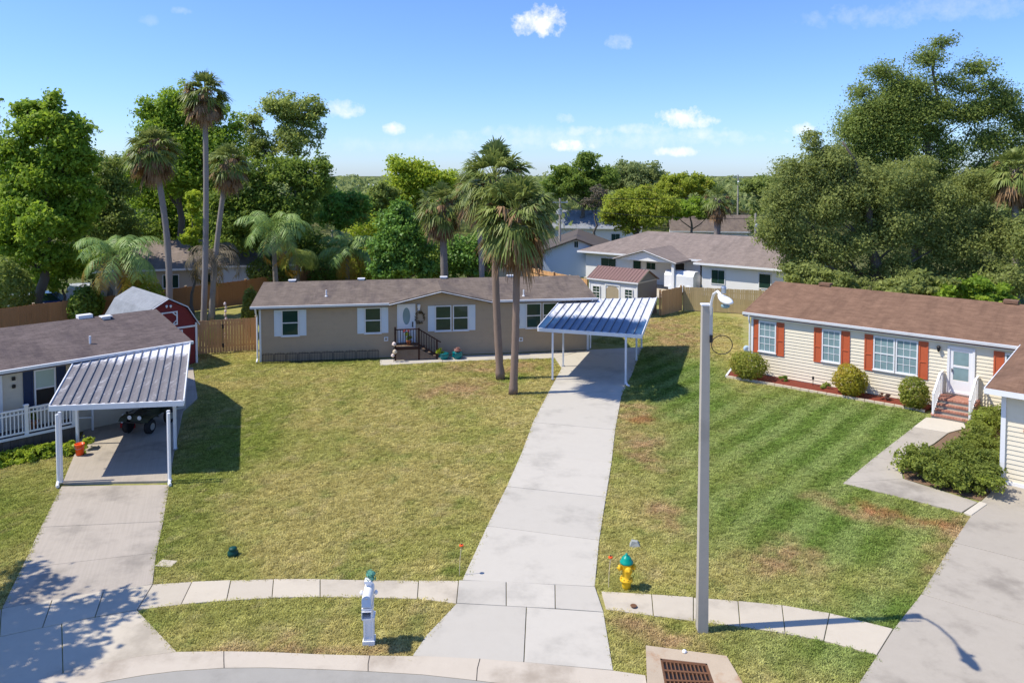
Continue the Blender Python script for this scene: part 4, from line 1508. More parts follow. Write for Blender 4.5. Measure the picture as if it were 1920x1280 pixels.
# ------------------------------------------------------------------ carports
def carport(name, label, fl, fr, bl, br, zf, zb, nrib, posts, metal, downspouts=(), soffit=None):
    """Sloping roof of standing-seam pans on square posts; zf, zb are the front and back edge heights."""
    o = Vector((fl[0], fl[1], 0))
    t = thing(name, label, 'carport', o)
    FL, FR, BL, BR = [Vector((p[0] - o.x, p[1] - o.y, z)) for p, z in ((fl, zf), (fr, zf), (bl, zb), (br, zb))]
    q = lambda u, v: FL.lerp(FR, u).lerp(BL.lerp(BR, u), v)
    dn = Vector((0, 0, -.05))
    for i in range(nrib):
        a, b = i / nrib, (i + 1) / nrib
        g = .10 / nrib
        mb = MB()
        me_top = [[q(a + (b - a) * x, v) + Vector((0, 0, z)) for x, z in ((0, .0), (.10, .0), (.5, -.012), (.90, .0), (1, .0))] for v in [j / 8 for j in range(9)]]
        for r0, r1 in zip(me_top, me_top[1:]):
            for k_ in range(4):
                mb.face([r0[k_], r0[k_ + 1], r1[k_ + 1], r1[k_]])
                mb.face([r1[k_] + dn, r1[k_ + 1] + dn, r0[k_ + 1] + dn, r0[k_] + dn])
        for r_ in (me_top[0],):
            for k_ in range(4):
                mb.face([r_[k_] + dn, r_[k_ + 1] + dn, r_[k_ + 1], r_[k_]])
        for r_ in (me_top[-1],):
            for k_ in range(4):
                mb.face([r_[k_ + 1] + dn, r_[k_] + dn, r_[k_], r_[k_ + 1]])
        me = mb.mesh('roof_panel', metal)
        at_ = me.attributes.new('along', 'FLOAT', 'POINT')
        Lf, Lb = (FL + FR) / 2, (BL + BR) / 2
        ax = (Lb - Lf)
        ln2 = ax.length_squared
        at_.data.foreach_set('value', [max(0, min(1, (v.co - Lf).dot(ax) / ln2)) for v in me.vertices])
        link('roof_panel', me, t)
    for i in range(nrib + 1):
        a = i / nrib
        up = Vector((0, 0, .02))
        MB().bar(q(a, .005) + up, q(a, .998) + up, .032, .055).build('rib', M_rib_shade if 0 < i < nrib else M_white, t)
    lo = Vector((0, 0, -.09))
    MB().bar(FL + lo, FR + lo, .10, .17).build('front_gutter', M_white, t)
    MB().bar(q(0, .12) + lo * 2, q(1, .12) + lo * 2, .07, .15).build('beam', M_white, t)
    MB().bar(q(0, .92) + lo * 1.5, q(1, .92) + lo * 1.5, .07, .15).build('beam', M_white, t)
    for u in (0, 1):
        MB().bar(q(u, 0) + lo * .6, q(u, 1) + lo * .6, .05, .12).build('side_fascia', M_white, t)
    for p in posts:
        x, y = p[0] - o.x, p[1] - o.y
        v = max(0, min(1, (Vector((x, y, 0)) - Vector(((FL.x + FR.x) / 2, (FL.y + FR.y) / 2, 0))).dot(Vector(((BL.x + BR.x - FL.x - FR.x) / 2, (BL.y + BR.y - FL.y - FR.y) / 2, 0))) / Vector(((BL.x + BR.x - FL.x - FR.x) / 2, (BL.y + BR.y - FL.y - FR.y) / 2, 0)).length_squared))
        zt = zf + (zb - zf) * v - .12
        MB().box((x, y, zt / 2), (.085, .085, zt)).build('post', M_white, t)
        MB().box((x, y, .05), (.15, .15, .012)).build('post_foot', M_steel, t)
    for p in downspouts:
        x, y = p[0] - o.x, p[1] - o.y
        MB().tube([(x, y - .06, zf - .15), (x, y - .06, .16), (x + .05, y - .2, .07), (x + .12, y - .3, .06)], .05, 8).build('downspout', M_white, t)
    return t


carport('carport', 'white carport with a ribbed metal roof tinted with painted blue sky reflection over the main driveway',
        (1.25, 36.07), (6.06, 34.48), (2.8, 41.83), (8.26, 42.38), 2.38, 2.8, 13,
        [(1.94, 35.37), (5.3, 34.46), (2.62, 37.86), (4.29, 41.61), (7.33, 41.87), (6.57, 39.07)], M_metal_sky, [(5.3, 34.46)])
carport('carport', 'mildewed grey ribbed metal carport attached to the beige house on the left',
        (-14.83, 23.64), (-10.77, 24.21), (-16.91, 28.88), (-13.45, 30.94), 2.42, 2.85, 14,
        [(-14.34, 23.35), (-10.97, 23.52), (-15.75, 26.68), (-12.02, 26.26)], M_metal_dry, [(-10.88, 23.4), (-14.34, 23.27)])


# ------------------------------------------------------------------ outbuildings and fences
def fence(name, label, p0, p1, h, mat, posts_front=False, single=True, gate=None, pw=.138, post_every=2.4, z0=.02):
    """Board fence: pickets one by one, two rails, posts with caps."""
    a, b = Vector(p0[:2]), Vector(p1[:2])
    L = (b - a).length
    t = thing(name, label, 'fence', (a.x, a.y, 0), math.atan2(b.y - a.y, b.x - a.x))
    n = max(1, int(L / (pw + .006)))
    st = L / n
    me = MB().solid([(0, -.01, z0), (pw, -.01, z0), (pw, .01, z0), (0, .01, z0)], [(.0, -.01, h), (pw, -.01, h), (pw, .01, h), (.0, .01, h)]).mesh('picket', mat)
    if single:
        for i in range(n):
            o = link('picket', me, t, (i * st, random.uniform(-.006, .006), random.uniform(-.015, .015)))
            o.rotation_euler = (0, random.uniform(-.004, .004), random.uniform(-.02, .02))
    else:
        k = int(math.ceil(L / post_every))
        for j in range(k):
            mb = MB()
            x = j * L / k
            while x < (j + 1) * L / k - pw * .5:
                dz, dy = random.uniform(-.015, .015), random.uniform(-.005, .005)
                mb.solid([(x, dy - .01, z0), (x + pw, dy - .01, z0), (x + pw, dy + .01, z0), (x, dy + .01, z0)],
                         [(x, dy - .01, h + dz), (x + pw, dy - .01, h + dz), (x + pw, dy + .01, h + dz), (x, dy + .01, h + dz)])
                x += pw + .006
            pn = mb.build('board_panel', mat, t)
            pn['kind'] = 'stuff'
    ys = -.05 if posts_front else .06
    for z in (.35, h - .3):
        MB().box((L / 2, ys, z), (L, .04, .09)).build('rail', mat, t)
    k = max(1, int(round(L / post_every)))
    for j in range(k + 1):
        MB().box((L * j / k, ys + (-.055 if posts_front else .055), (h + .06) / 2), (.10, .10, h + .06)).build('post', mat, t)
        MB().box((L * j / k, ys + (-.055 if posts_front else .055), h + .075), (.13, .13, .03)).build('post_cap', M_edging, t)
    if gate:
        x = L * gate
        for z in (.4, 1.45):
            MB().box((x, -.03, z), (.10, .02, .22)).build('hinge', M_iron, t)
        MB().box((x, -.022, .95), (.02, .012, 1.75)).build('gate_gap', M_iron, t)
    return t


fence('gate_fence', 'short cedar board fence with a gate between the beige and tan houses', (-17.41, 40.36, 0), (-14.33, 41.48, 0), 1.83, M_fence, gate=.47)
fence('board_fence', 'low cedar board run beside the tan garden shed, facing the drive', (10.4, 51.64, 0), (12.32, 53.69, 0), 1.75, M_fence)
fence('board_fence', 'pale pine board fence along the white house, behind the street lamp', (12.4, 53.69, 0), (19.91, 51.25, 0), 1.72, M_fence_pale)
fence('back_fence', 'red brown fence stretch at the far left beside the parked cars', (-31.09, 43.66, 1.83), (-27.73, 47.63, 1.83), 1.83, M_fence_red, single=False)
fence('back_fence', 'red brown fence stretch behind the red barn shed', (-27.7, 47.63, 1.83), (-20.17, 56.4, 1.83), 1.83, M_fence_red, single=False)
fence('back_fence', 'red brown fence stretch behind the left half of the tan house roof', (-20.15, 56.46, 1.83), (-13.46, 69.52, 1.83), 1.83, M_fence_red, single=False)
fence('back_fence', 'sunlit orange fence stretch rising behind the right end of the tan house', (1.16, 64.65, 1.83), (5.82, 56.69, 1.83), 1.83, M_fence, posts_front=True)
fence('old_fence', 'grey weathered fence in front of the pale blue gable house', (-4.0, 69.79, 1.9), (6.96, 73.53, 1.9), 1.9, M_fence_dark, single=False, posts_front=True)

# red gambrel barn shed
BA = thing('barn_shed', 'small red gambrel barn shed with white trim and a light grey roof', 'shed', (-17.45, 37.6, 0), math.atan2(.67, .74) + R(2))
w2, ze_, zs, zr_, xs, dp_ = 1.42, 2.15, 3.0, 3.55, .92, 5.2
prof = [(-w2, 0), (w2, 0), (w2, ze_), (xs, zs - .04), (0, zr_ - .05), (-xs, zs - .04), (-w2, ze_)]
mb = MB()
f_ = [(x, 0, z) for x, z in prof]
b_ = [(x, dp_, z) for x, z in prof]
mb.face(f_).face(b_[::-1])
for i in range(len(prof)):
    j = (i + 1) % len(prof)
    mb.face([f_[j], f_[i], b_[i], b_[j]])
mb.build('wall', M_barn_red, BA)
ro = [(-w2 - .10, ze_ - .12), (-xs - .02, zs + .02), (0, zr_), (xs + .02, zs + .02), (w2 + .10, ze_ - .12)]
mb = MB()
for (x0, z0_), (x1, z1_) in zip(ro, ro[1:]):
    up = Vector((0, 0, .05))
    q = [(x0, -.12, z0_), (x1, -.12, z1_), (x1, dp_ + .12, z1_), (x0, dp_ + .12, z0_)]
    mb.face([tuple(Vector(p) + up) for p in q]).face(q[::-1])
    mb.face([q[0], q[1], tuple(Vector(q[1]) + up), tuple(Vector(q[0]) + up)])
    mb.face([q[2], q[3], tuple(Vector(q[3]) + up), tuple(Vector(q[2]) + up)])
mb.build('roof', M_roof_shed, BA)
for (x0, z0_), (x1, z1_) in zip(ro, ro[1:]):
    MB().bar((x0, -.135, z0_ + .0), (x1, -.135, z1_ + .0), .03, .10, up=(0, 1, 0)).build('trim_board', M_white, BA)
for x in (-w2 + .03, w2 - .03):
    MB().box((x, -.02, ze_ / 2), (.10, .05, ze_)).build('corner_trim', M_white, BA)
MB().box((0, -.02, 1.98), (2 * w2, .045, .09)).build('trim_board', M_white, BA)
ld = MB().ring(-.50, .46, 2.16, 2.86, .06, -.05, .01).build('loft_door', M_white, BA)
for sx in (-1, 1):
    for sz in (-1, 1):
        MB().bar((-.02 + sx * .42, -.04, 2.51 + sz * .12), (-.02 + sx * .24, -.04, 2.51 + sz * .29), .05, .02, up=(0, 1, 0)).build('brace', M_white, ld)
dd = MB().ring(-.70, .70, .08, 1.86, .08, -.05, .01).build('door', M_white, BA)
MB().bar((-.6, -.04, .2), (.6, -.04, 1.75), .06, .02, up=(0, 1, 0)).build('brace', M_white, dd)
MB().lathe([(.03, 0), (.07, .1), (.03, .14)], 8, (-.1, -.12, 3.10)).build('floodlight', M_white, BA)
MB().lathe([(.03, 0), (.07, .1), (.03, .14)], 8, (.1, -.12, 3.08)).build('floodlight', M_white, BA)

# tan garden shed
GS = thing('garden_shed', 'tan garden shed with white front trim and a red metal roof', 'shed', (5.57, 53.4, 0), R(-39.4))
GW, GD, GE, GR = 3.95, 2.7, 2.40, 3.18
body(0, GW, 0, GD, GE, GD / 2, GR - .06).build('wall', M_shed_tan, GS)
mb = MB()
mb.relief([.0, .12, .28, .98, 1.12, 1.3, 2.6, 2.78, 2.92, 3.62, 3.83, GW], [0, .9, 1.0, 1.95, 2.05, GE], -.03, .028, lambda i, k: .02 if i in (2, 8) and k == 2 else 0)
mb.build('front_panel', M_white, GS)
for a, b in ((.30, .96), (2.94, 3.60)):
    window(GS, a, b, 1.02, 1.93, -.03, M_glass, grid=(2, 4), frame=M_white)
dd = MB().ring(1.34, 2.56, .1, 2.12, .08, -.075, -.03).build('door', M_white, GS)
ov = [(1.43, .2), (2.47, .2), (2.47, 1.75), (2.25, 2.0), (1.65, 2.0), (1.43, 1.75)]
MB().face([(x, -.045, z) for x, z in ov]).build('door_leaf', M_door_tan, dd)
gr = gable_roof(-.12, GW + .12, -.16, GD / 2, GD + .16, GE + .02, GR, .06, M_roof_metal_red, GS)
for i in range(17):
    x = -.1 + i * (GW + .2) / 16
    MB().bar((x, -.16, GE + .045), (x, GD / 2, GR + .02), .03, .03).build('seam', M_roof_metal_red, gr)
MB().box((GW / 2, -.17, GE - .02), (GW + .24, .03, .09)).build('fascia', M_white, GS)
MB().bar((GW + .125, -.16, GE - .01), (GW + .125, GD / 2, GR - .03), .03, .08).build('fascia', M_door_tan, GS)
MB().bar((GW + .01, 0, GE - .02), (GW + .01, GD, GE - .02), .03, .08).build('trim_board', M_edging, GS)
for x in (.05, GW - .05):
    MB().box((x, -.04, GE / 2), (.10, .04, GE)).build('corner_trim', M_white, GS)

# ------------------------------------------------------------------ houses beyond the fences
def back_window(h, x, z, w=1.1, hh=1.1, y=0.0, panes=2, glass=None):
    f = MB().ring(x - w / 2, x + w / 2, z - hh / 2, z + hh / 2, .06, y - .05, y + .02).build('window', M_trim, h)
    n = panes
    for i in range(n):
        a = x - w / 2 + .06 + (w - .12) * i / n
        b = x - w / 2 + .06 + (w - .12) * (i + 1) / n
        MB().box(((a + b) / 2, y - .02, z), (b - a - .03, .02, hh - .12)).build('pane', glass or M_glass, f)
    return f


WH = thing('white_house', 'long white block house with a taupe roof and gabled entry, beyond the pale fence', 'house', (*(6.7, 70.81), 0), R(-38.7))
body(.4, 20.0, 0, 8.5, 2.55).build('wall', M_render_white, WH)
hip_roof(-.2, 20.6, -.6, 9.1, 2.66, 4.45, .16).build('roof', M_roof_far, WH)
MB().box((10.2, -.61, 2.58), (20.8, .03, .17)).build('fascia', M_white, WH)
body(13.2, 20.6, -2.4, .2, 2.55).build('wall', M_render_white, WH)
hip_roof(12.7, 21.1, -2.95, 4.4, 2.69, 4.1, .16).build('roof', M_roof_far, WH)
MB().box((16.9, -2.96, 2.61), (8.4, .03, .17)).build('fascia', M_white, WH)
gp = MB()
gp.extrude([(5.4, 2.60), (8.4, 3.50), (11.4, 2.60), (11.4, 2.46), (8.4, 3.36), (5.4, 2.46)][::-1], -3.4, 3.0)
gp.v = [(y, x, z) for x, y, z in gp.v]
gp.f = [f[::-1] for f in gp.f]
gp.build('porch_roof', M_roof_far, WH)
for a, b in (((5.4, 2.53), (8.4, 3.43)), ((8.4, 3.43), (11.4, 2.53))):
    MB().bar((a[0], -3.42, a[1]), (b[0], -3.42, b[1]), .03, .16, up=(0, 1, 0)).build('rake_board', M_white, WH)
MB().face([(5.7, -3.2, 2.52), (11.1, -3.2, 2.52), (8.4, -3.2, 3.34)]).build('gable_wall', M_render_white, WH)
MB().box((11.0, -3.1, 1.25), (.24, .24, 2.5)).build('column', M_white, WH)
MB().box((8.4, -3.0, .05), (6.0, 6.0, .1)).build('porch_floor', M_conc_walk, WH)
for x, w_, n_ in ((2.9, 1.7, 2), (5.9, .9, 1)):
    back_window(WH, x, 1.55, w_, 1.15, 0, n_)
back_window(WH, 7.3, 1.7, 1.0, .7, 0, 2)
back_window(WH, 14.6, 1.6, 1.2, 1.2, -2.4, 2)
back_window(WH, 18.4, 1.6, 1.0, 1.2, -2.4, 1)
dd = MB().ring(9.5, 10.6, .1, 2.25, .08, -.06, .02).build('door', M_trim, WH)
MB().box((10.05, -.02, 1.15), (.9, .02, 2.0)).build('pane', M_black, dd)
dd = MB().ring(11.9, 13.0, .1, 2.25, .08, -.06, .02).build('door', M_trim, WH)
MB().box((12.45, -.02, 1.15), (.9, .02, 2.0)).build('pane', M_black, dd)
MB().box((10.2, .1, .02), (20, .3, .2)).build('footing', M_conc_walk, WH)

# covered utility trailer beside the white house entry
tl = thing('covered_trailer', 'white covered trailer parked before the white house entry', 'trailer', (*(12.71, 62.05), 0), R(-38.7))
MB().extrude([(0, .5), (1.4, .5), (1.4, 1.5), (1.0, 1.85), (.3, 1.85), (0, 1.5)], 0, 2.6).build('cover', M_white, tl)
for x in (.7, 1.6, 2.2):
    MB().lathe([(.05, -.08), (.26, -.08), (.30, -.04), (.30, .04), (.26, .08), (.05, .08)], 14, (x, -.02, .42), Matrix.Rotation(R(90), 3, 'X')).build('wheel', M_car_white, tl)


def simple_house(name, label, origin, rz, w, d, ze, zr, wall, roof, gable=True, wins=(), ridge_y=False, oh=.4):
    t = thing(name, label, 'house', (origin[0], origin[1], 0), rz)
    if ridge_y:
        mb = MB()
        pr = [(0, 0), (w, 0), (w, ze), (w / 2, zr - .15), (0, ze)]
        f_, b_ = [(x, 0, z) for x, z in pr], [(x, d, z) for x, z in pr]
        mb.face(f_).face(b_[::-1])
        for i in range(5):
            j = (i + 1) % 5
            mb.face([f_[j], f_[i], b_[i], b_[j]])
        mb.build('wall', wall, t)
        mb = MB().extrude([(-oh, ze - oh * .3), (w / 2, zr), (w + oh, ze - oh * .3), (w + oh, ze - oh * .3 - .15), (w / 2, zr - .15), (-oh, ze - oh * .3 - .15)][::-1], -oh, d + oh)
        mb.v = [(y, x, z) for x, y, z in mb.v]
        mb.f = [f[::-1] for f in mb.f]
        mb.build('roof', roof, t)
        for sx in (0, 1):
            a = (-oh if sx == 0 else w + oh, -oh - .02, ze - oh * .3 - .06)
            MB().bar(a, (w / 2, -oh - .02, zr - .06), .03, .17, up=(0, 1, 0)).build('rake_board', M_fence_dark, t)
    elif gable:
        body(0, w, 0, d, ze, d / 2, zr - .2).build('wall', wall, t)
        gable_roof(-oh, w + oh, -oh, d / 2, d + oh, ze + .02, zr, .14, roof, t)
        MB().box((w / 2, -oh - .012, ze - .04), (w + 2 * oh, .03, .16)).build('fascia', M_trim, t)
    else:
        body(0, w, 0, d, ze).build('wall', wall, t)
        hip_roof(-oh, w + oh, -oh, d + oh, ze + .08, zr, .15).build('roof', roof, t)
        MB().box((w / 2, -oh - .012, ze), (w + 2 * oh, .03, .16)).build('fascia', M_trim, t)
    for (x, z, ww, hh) in wins:
        back_window(t, x, z, ww, hh)
    return t


# pale blue gable house, grey-roofed house, far brown-roofed house and more roofs among the trees
simple_house('gable_house', 'pale blue gable end of a house beyond the grey fence', (2.98, 71.79), R(-6), 6.4, 12, 2.55, 3.75, M_render_grey, M_fence_dark, ridge_y=True, wins=((3.2, 3.15, .5, .7),))
simple_house('grey_roof_house', 'white house with a slate grey roof behind the pale blue gable', (5.64, 98.46), R(-12), 11, 9, 2.9, 5.0, M_render_white, M_roof_shed, wins=((3, 1.6, 1.2, 1.2), (8, 1.6, 1.2, 1.2)))
simple_house('brown_roof_house', 'low house with a dark brown roof and white piers, far behind the white house', (20.73, 95.87), R(-9), 13.5, 9, 2.6, 4.5, M_render_white, M_roof_gray,
             wins=((1.6, 1.5, 1.5, 1.1), (4.0, 1.5, 1.5, 1.1), (6.6, 1.5, 1.5, 1.1), (9.2, 1.5, 1.5, 1.1), (11.8, 1.5, 1.5, 1.1)))
simple_house('tile_roof_house', 'small cream house with terracotta tiles among far trees, right of centre', (45.02, 155.06), R(-30), 9, 8, 2.6, 4.4, M_render_tan, M_terra, gable=False, wins=((2, 1.5, 1, 1), (6, 1.5, 1, 1)))
simple_house('far_white_house', 'tiny white house with a pale roof among far trees, left of the palms', (-74.14, 340.35), R(8), 15, 10, 3.0, 5.6, M_render_white, M_car_white, wins=((3, 1.6, 1.4, 1.2), (8, 1.6, 1.4, 1.2)))
simple_house('hip_roof_house', 'blue white house with a sandy hip roof behind the curved palm trunk', (-26.79, 58.53), R(14), 9.5, 9, 2.5, 4.6, M_render_grey, M_roof_far, gable=False, wins=((2.2, 1.5, 1.4, 1.1), (6.5, 1.5, 1.4, 1.1)))
simple_house('tan_back_house', 'grey walled house with a tan roof behind the trees at left', (-31.42, 56.57), R(16), 7.6, 8, 2.5, 4.4, M_render_tan, M_roof_far, wins=((2, 1.5, 1.2, 1.1), (5, 1.5, 1.2, 1.1)))
simple_house('orange_roof_shed', 'low shed with an orange roof between the palms and the grey fence', (-1.9, 69.78), R(-10), 3.2, 3, 1.6, 2.5, M_render_tan, M_terra)


# ------------------------------------------------------------------ parked vehicles at the far left
def car(name, label, loc, rz, paint, van=False):
    t = thing(name, label, 'car', loc, rz)
    L, Wd = 4.6, 1.8
    lower = [(-2.3, .35), (-2.3, .75), (-2.1, .95), (-1.0, 1.0), (2.0, 1.02), (2.3, .9), (2.3, .35)]
    upper = [(-1.05, .98), (-.35, 1.52), (1.5, 1.55), (2.15, 1.0)] if not van else [(-1.5, .98), (-1.0, 1.75), (2.2, 1.78), (2.28, 1.0)]
    mb = MB()
    for prof_, hw, hw2 in ((lower, .90, .90), (upper, .86, .68)):
        a = [mb.vert((x, -hw if z < 1.2 else -hw2, z), False) for x, z in prof_]
        b = [mb.vert((x, hw if z < 1.2 else hw2, z), False) for x, z in prof_]
        mb.f.append(a)
        mb.f.append(b[::-1])
        for i in range(len(prof_)):
            j = (i + 1) % len(prof_)
            mb.f.append([a[j], a[i], b[i], b[j]])
    mb.build('body', paint, t)
    for s in (-1, 1):
        for x in (-1.42, 1.42):
            w_ = MB().lathe([(.05, -.11), (.30, -.11), (.33, -.06), (.33, .06), (.30, .11), (.05, .11)], 16, (x, s * .82, .33), Matrix.Rotation(R(90), 3, 'X')).build('wheel', M_rubber, t)
            MB().lathe([(.02, -.005), (.2, -.005), (.2, .005), (.02, .005)], 12, (x, s * .94, .33), Matrix.Rotation(R(90), 3, 'X')).build('rim', M_steel, w_)
        pz = [(x * .97, s * (.865 if z < 1.2 else .70), z + (-.02 if z > 1.2 else .06)) for x, z in upper]
        MB().face(pz if s < 0 else pz[::-1]).build('side_window', M_glass, t)
        MB().box((-2.28, s * .62, .72), (.06, .34, .14)).build('headlight', M_glass_blue, t)
    return t


car('parked_car', 'blue car parked beyond the far left fence under the trees', (-33.88, 52.04), R(20), M_car_blue)
car('parked_car', 'white hooded car parked in front of the blue car at far left', (-34.7, 50.86), R(24), M_car_white)
car('parked_van', 'white van parked in tree shade behind the left fence', (-31.78, 54.56), R(-62), M_car_white, True)

# ------------------------------------------------------------------ street lamp
SL = thing('street_lamp', 'tall square concrete street lamp with a curved arm by the sidewalk', 'street lamp', (*(4.1, 15.71), 0), R(-1))
ZT = 7.05
MB().solid([(x * .112, y * .112, -.2) for x, y in ((-1, -1), (1, -1), (1, 1), (-1, 1))], [(x * .080, y * .080, ZT) for x, y in ((-1, -1), (1, -1), (1, 1), (-1, 1))]).build('pole', M_pole, SL)
MB().box((0, 0, ZT + .012), (.19, .19, .03)).build('pole_cap', M_lampw, SL)
MB().box((.10, -.06, ZT - .35), (.07, .05, .62)).build('bracket', M_steel, SL)
MB().box((.10, -.10, ZT - .70), (.06, .05, .16)).build('clamp', M_iron, SL)
arm = [(.09, -.05, ZT - .25), (.09, -.12, ZT + .08), (.06, -.42, ZT + .30), (.03, -.85, ZT + .42), (.0, -1.18, ZT + .42)]
MB().tube(arm, .028, 8).build('arm', M_lampw, SL, smooth=True)
hd = MB()
hd.tube([(0, -1.12, ZT + .42), (0, -1.22, ZT + .41), (0, -1.40, ZT + .38), (0, -1.62, ZT + .36), (0, -1.80, ZT + .35), (0, -1.88, ZT + .35)], [.03, .05, .08, .095, .07, .025], 14)
hd.v = [(x * 1.25, y, ZT + .38 + (z - ZT - .38) * .62) for x, y, z in hd.v]
hd.build('lamp_head', M_lampw, SL, smooth=True)
MB().lathe([(.07, .0), (.085, -.02), (.08, -.05), (.04, -.07)], 14, (0, -1.55, ZT + .28)).build('lens', M_glass_blue, SL, smooth=True)
MB().lathe([(.05, 0), (.05, .10), (.04, .13)], 10, (0, -1.42, ZT + .48)).build('photocell', M_steel, SL)
lp = [(.10 + .22 * (1 - math.cos(a)), -.13, ZT - .82 + .20 * math.sin(a)) for a in [i * 2 * math.pi / 20 for i in range(21)]]
MB().tube(lp, .009, 6, False).build('wire_loop', M_iron, SL)

# ------------------------------------------------------------------ hydrant
HY = thing('fire_hydrant', 'yellow fire hydrant with a green bonnet at the sidewalk edge', 'hydrant', (*(2.72, 17.35), 0), R(8))
MB().lathe([(.10, -.05), (.105, .10), (.10, .16), (.155, .18), (.16, .22), (.105, .235), (.10, .30), (.095, .46), (.115, .50), (.125, .56), (.14, .585), (.14, .61), (.05, .615)], 22).build('barrel', M_yellow, HY, smooth=True)
MB().lathe([(.155, .605), (.16, .64), (.135, .66), (.115, .72), (.075, .77), (.035, .785), (.03, .82), (.022, .835)], 22).build('bonnet', M_teal, HY, smooth=True)
for ang, r_ in ((R(180), .055), (0, .055), (R(-90), .07)):
    m = Matrix.Rotation(ang, 3, 'Z') @ Matrix.Rotation(R(90), 3, 'Y')
    n_ = MB().lathe([(r_ * .9, .06), (r_, .15), (r_ * 1.25, .155), (r_ * 1.25, .20), (r_ * .4, .205), (r_ * .4, .235)], 14, (0, 0, .50), m).build('nozzle', M_yellow, HY, smooth=True)
for i in range(8):
    a = i * .785
    MB().box((.13 * math.cos(a), .13 * math.sin(a), .24), (.026, .026, .03)).build('bolt', M_yellow, HY)

# ------------------------------------------------------------------ mailbox
MX = thing('mailbox', 'white pedestal mailbox with a teal flower bow beside the driveway apron', 'mailbox', (*(-3.0, 15.28), 0), R(4))
MB().box((0, 0, .04), (.25, .25, .10)).build('plinth', M_white, MX)
MB().relief([-.105, -.065, .065, .105], [.09, .14, .50, .55], -.105, .21, lambda i, k: .02 if i == 1 and k == 1 else 0).build('pedestal', M_white, MX)
MB().box((0, 0, .57), (.25, .25, .05)).build('pedestal_cap', M_white, MX)
MB().solid([(x * .11, y * .11, .595) for x, y in ((-1, -1), (1, -1), (1, 1), (-1, 1))], [(x * .06, y * .06, .70) for x, y in ((-1, -1), (1, -1), (1, 1), (-1, 1))]).build('collar', M_white, MX)
MB().box((0, .02, .98), (.105, .105, .62)).build('post', M_white, MX)
MB().box((0, -.12, .86), (.07, .42, .05)).build('bracket', M_white, MX)
mb = MB()
n = 12
pr = [(-.10, .98), (.10, .98)] + [(.10 * math.cos(R(180) * i / n), 1.12 + .10 * math.sin(R(180) * i / n)) for i in range(n + 1)]
a = [mb.vert((x, -.40, z), False) for x, z in pr]
b = [mb.vert((x, .16, z), False) for x, z in pr]
mb.f += [a, b[::-1]] + [[a[(i + 1) % len(pr)], a[i], b[i], b[(i + 1) % len(pr)]] for i in range(len(pr))]
mb.build('box', M_white, MX)
dr = [(x * .9, 1.09 + (z - 1.09) * .9) for x, z in pr]
MB().face([(x, -.408, z) for x, z in dr]).build('box_door', M_bluepl, MX)
MB().box((0, -.415, 1.17), (.04, .02, .02)).build('door_pull', M_steel, MX)
MB().box((0, -.14, .93), (.21, .50, .035)).build('shelf', M_white, MX)
MB().ring(-.10, .10, .74, .90, .012, -.42, .02).build('paper_slot', M_white, MX)
MB().box((0, .02, 1.31), (.17, .17, .05)).build('post_cap', M_white, MX)
for s in (-1, 1):
    MB().lathe([(.012, 0), (.04, .03), (.04, .06), (.012, .10)], 10, (s * .15, .0, 1.02)).build('finial', M_white, MX)
fl = MB()
rs = random.Random(5)
for i in range(60):
    d = Vector((rs.gauss(0, 1), rs.gauss(0, 1), rs.gauss(0, 1))).normalized()
    c = Vector((.05, .02, 1.43)) + d * rs.uniform(.05, .13)
    s_ = d.cross(Vector((rs.random(), rs.random(), rs.random()))).normalized() * .05
    u_ = d.cross(s_)
    fl.face([c - s_, c + u_ * .6, c + s_, c - u_ * .6], False)
fl = fl.build('flower_bow', leafmat('bow_teal', (.02, .20, .16), (.16, .42, .35), (.03, .10, .03), .3, .6, 1.0), MX)
fl['kind'] = 'stuff'

# ------------------------------------------------------------------ small things on the lawns
o = MB().lathe([(.14, -.02), (.13, .10), (.09, .14), (.10, .15), (.10, .19), (.03, .21)], 14).build('valve_box', plain('valve_green', (.005, .06, .045), .5), None, (*(-7.21, 18.88), 0), smooth=True)
tag(o, 'small dark green sprinkler valve cover on the main lawn', 'valve cover')
mb = MB()
mb.solid([(-.16, -.1, -.02), (.14, -.11, -.02), (.17, .08, -.02), (-.13, .12, -.02)], [(-.08, -.05, .13), (.06, -.05, .11), (.09, .04, .12), (-.07, .06, .14)])
o = mb.build('utility_marker', plain('grey_green_box', (.34, .35, .31), .7, .25), None, (*(3.25, 19.38), 0))
tag(o, 'small grey stone marker on the grass above the hydrant', 'marker')
for px, lab in (((-1.29, 17.9, 0), 'thin stake with an orange cap left of the main driveway'), ((2.29, 17.33, 0), 'thin stake with an orange cap between driveway and hydrant')):
    t = thing('driveway_marker', lab, 'stake', (px[0], px[1], 0), 0, 'driveway edge stakes')
    MB().tube([(0, 0, -.05), (.015, .0, .4), (.05, .02, .72)], .007, 6).build('rod', M_edging, t)
    MB().lathe([(.005, 0), (.055, .012), (.05, .035), (.005, .05)], 12, (.05, .02, .72)).build('reflector', M_orange, t)
    MB().lathe([(.005, 0), (.022, .005), (.02, .012), (.005, .016)], 10, (.05, .02, .765)).build('reflector_hub', M_iron, t)
o = MB().lathe([(.075, 0), (.075, .006), (.065, .012), (.02, .012)], 18).build('manhole', M_rust, None, (*(2.76, 16.54), .041))
tag(o, 'round dark iron lid set into the right sidewalk near the hydrant', 'manhole')
o = MB().box((0, 0, 0), (.42, .3, .03)).build('meter_cover', M_conc_walk, None, (*(-8.73, 18.45), .0), R(-8))
tag(o, 'pale concrete meter cover in the grass beside the left driveway', 'meter cover')

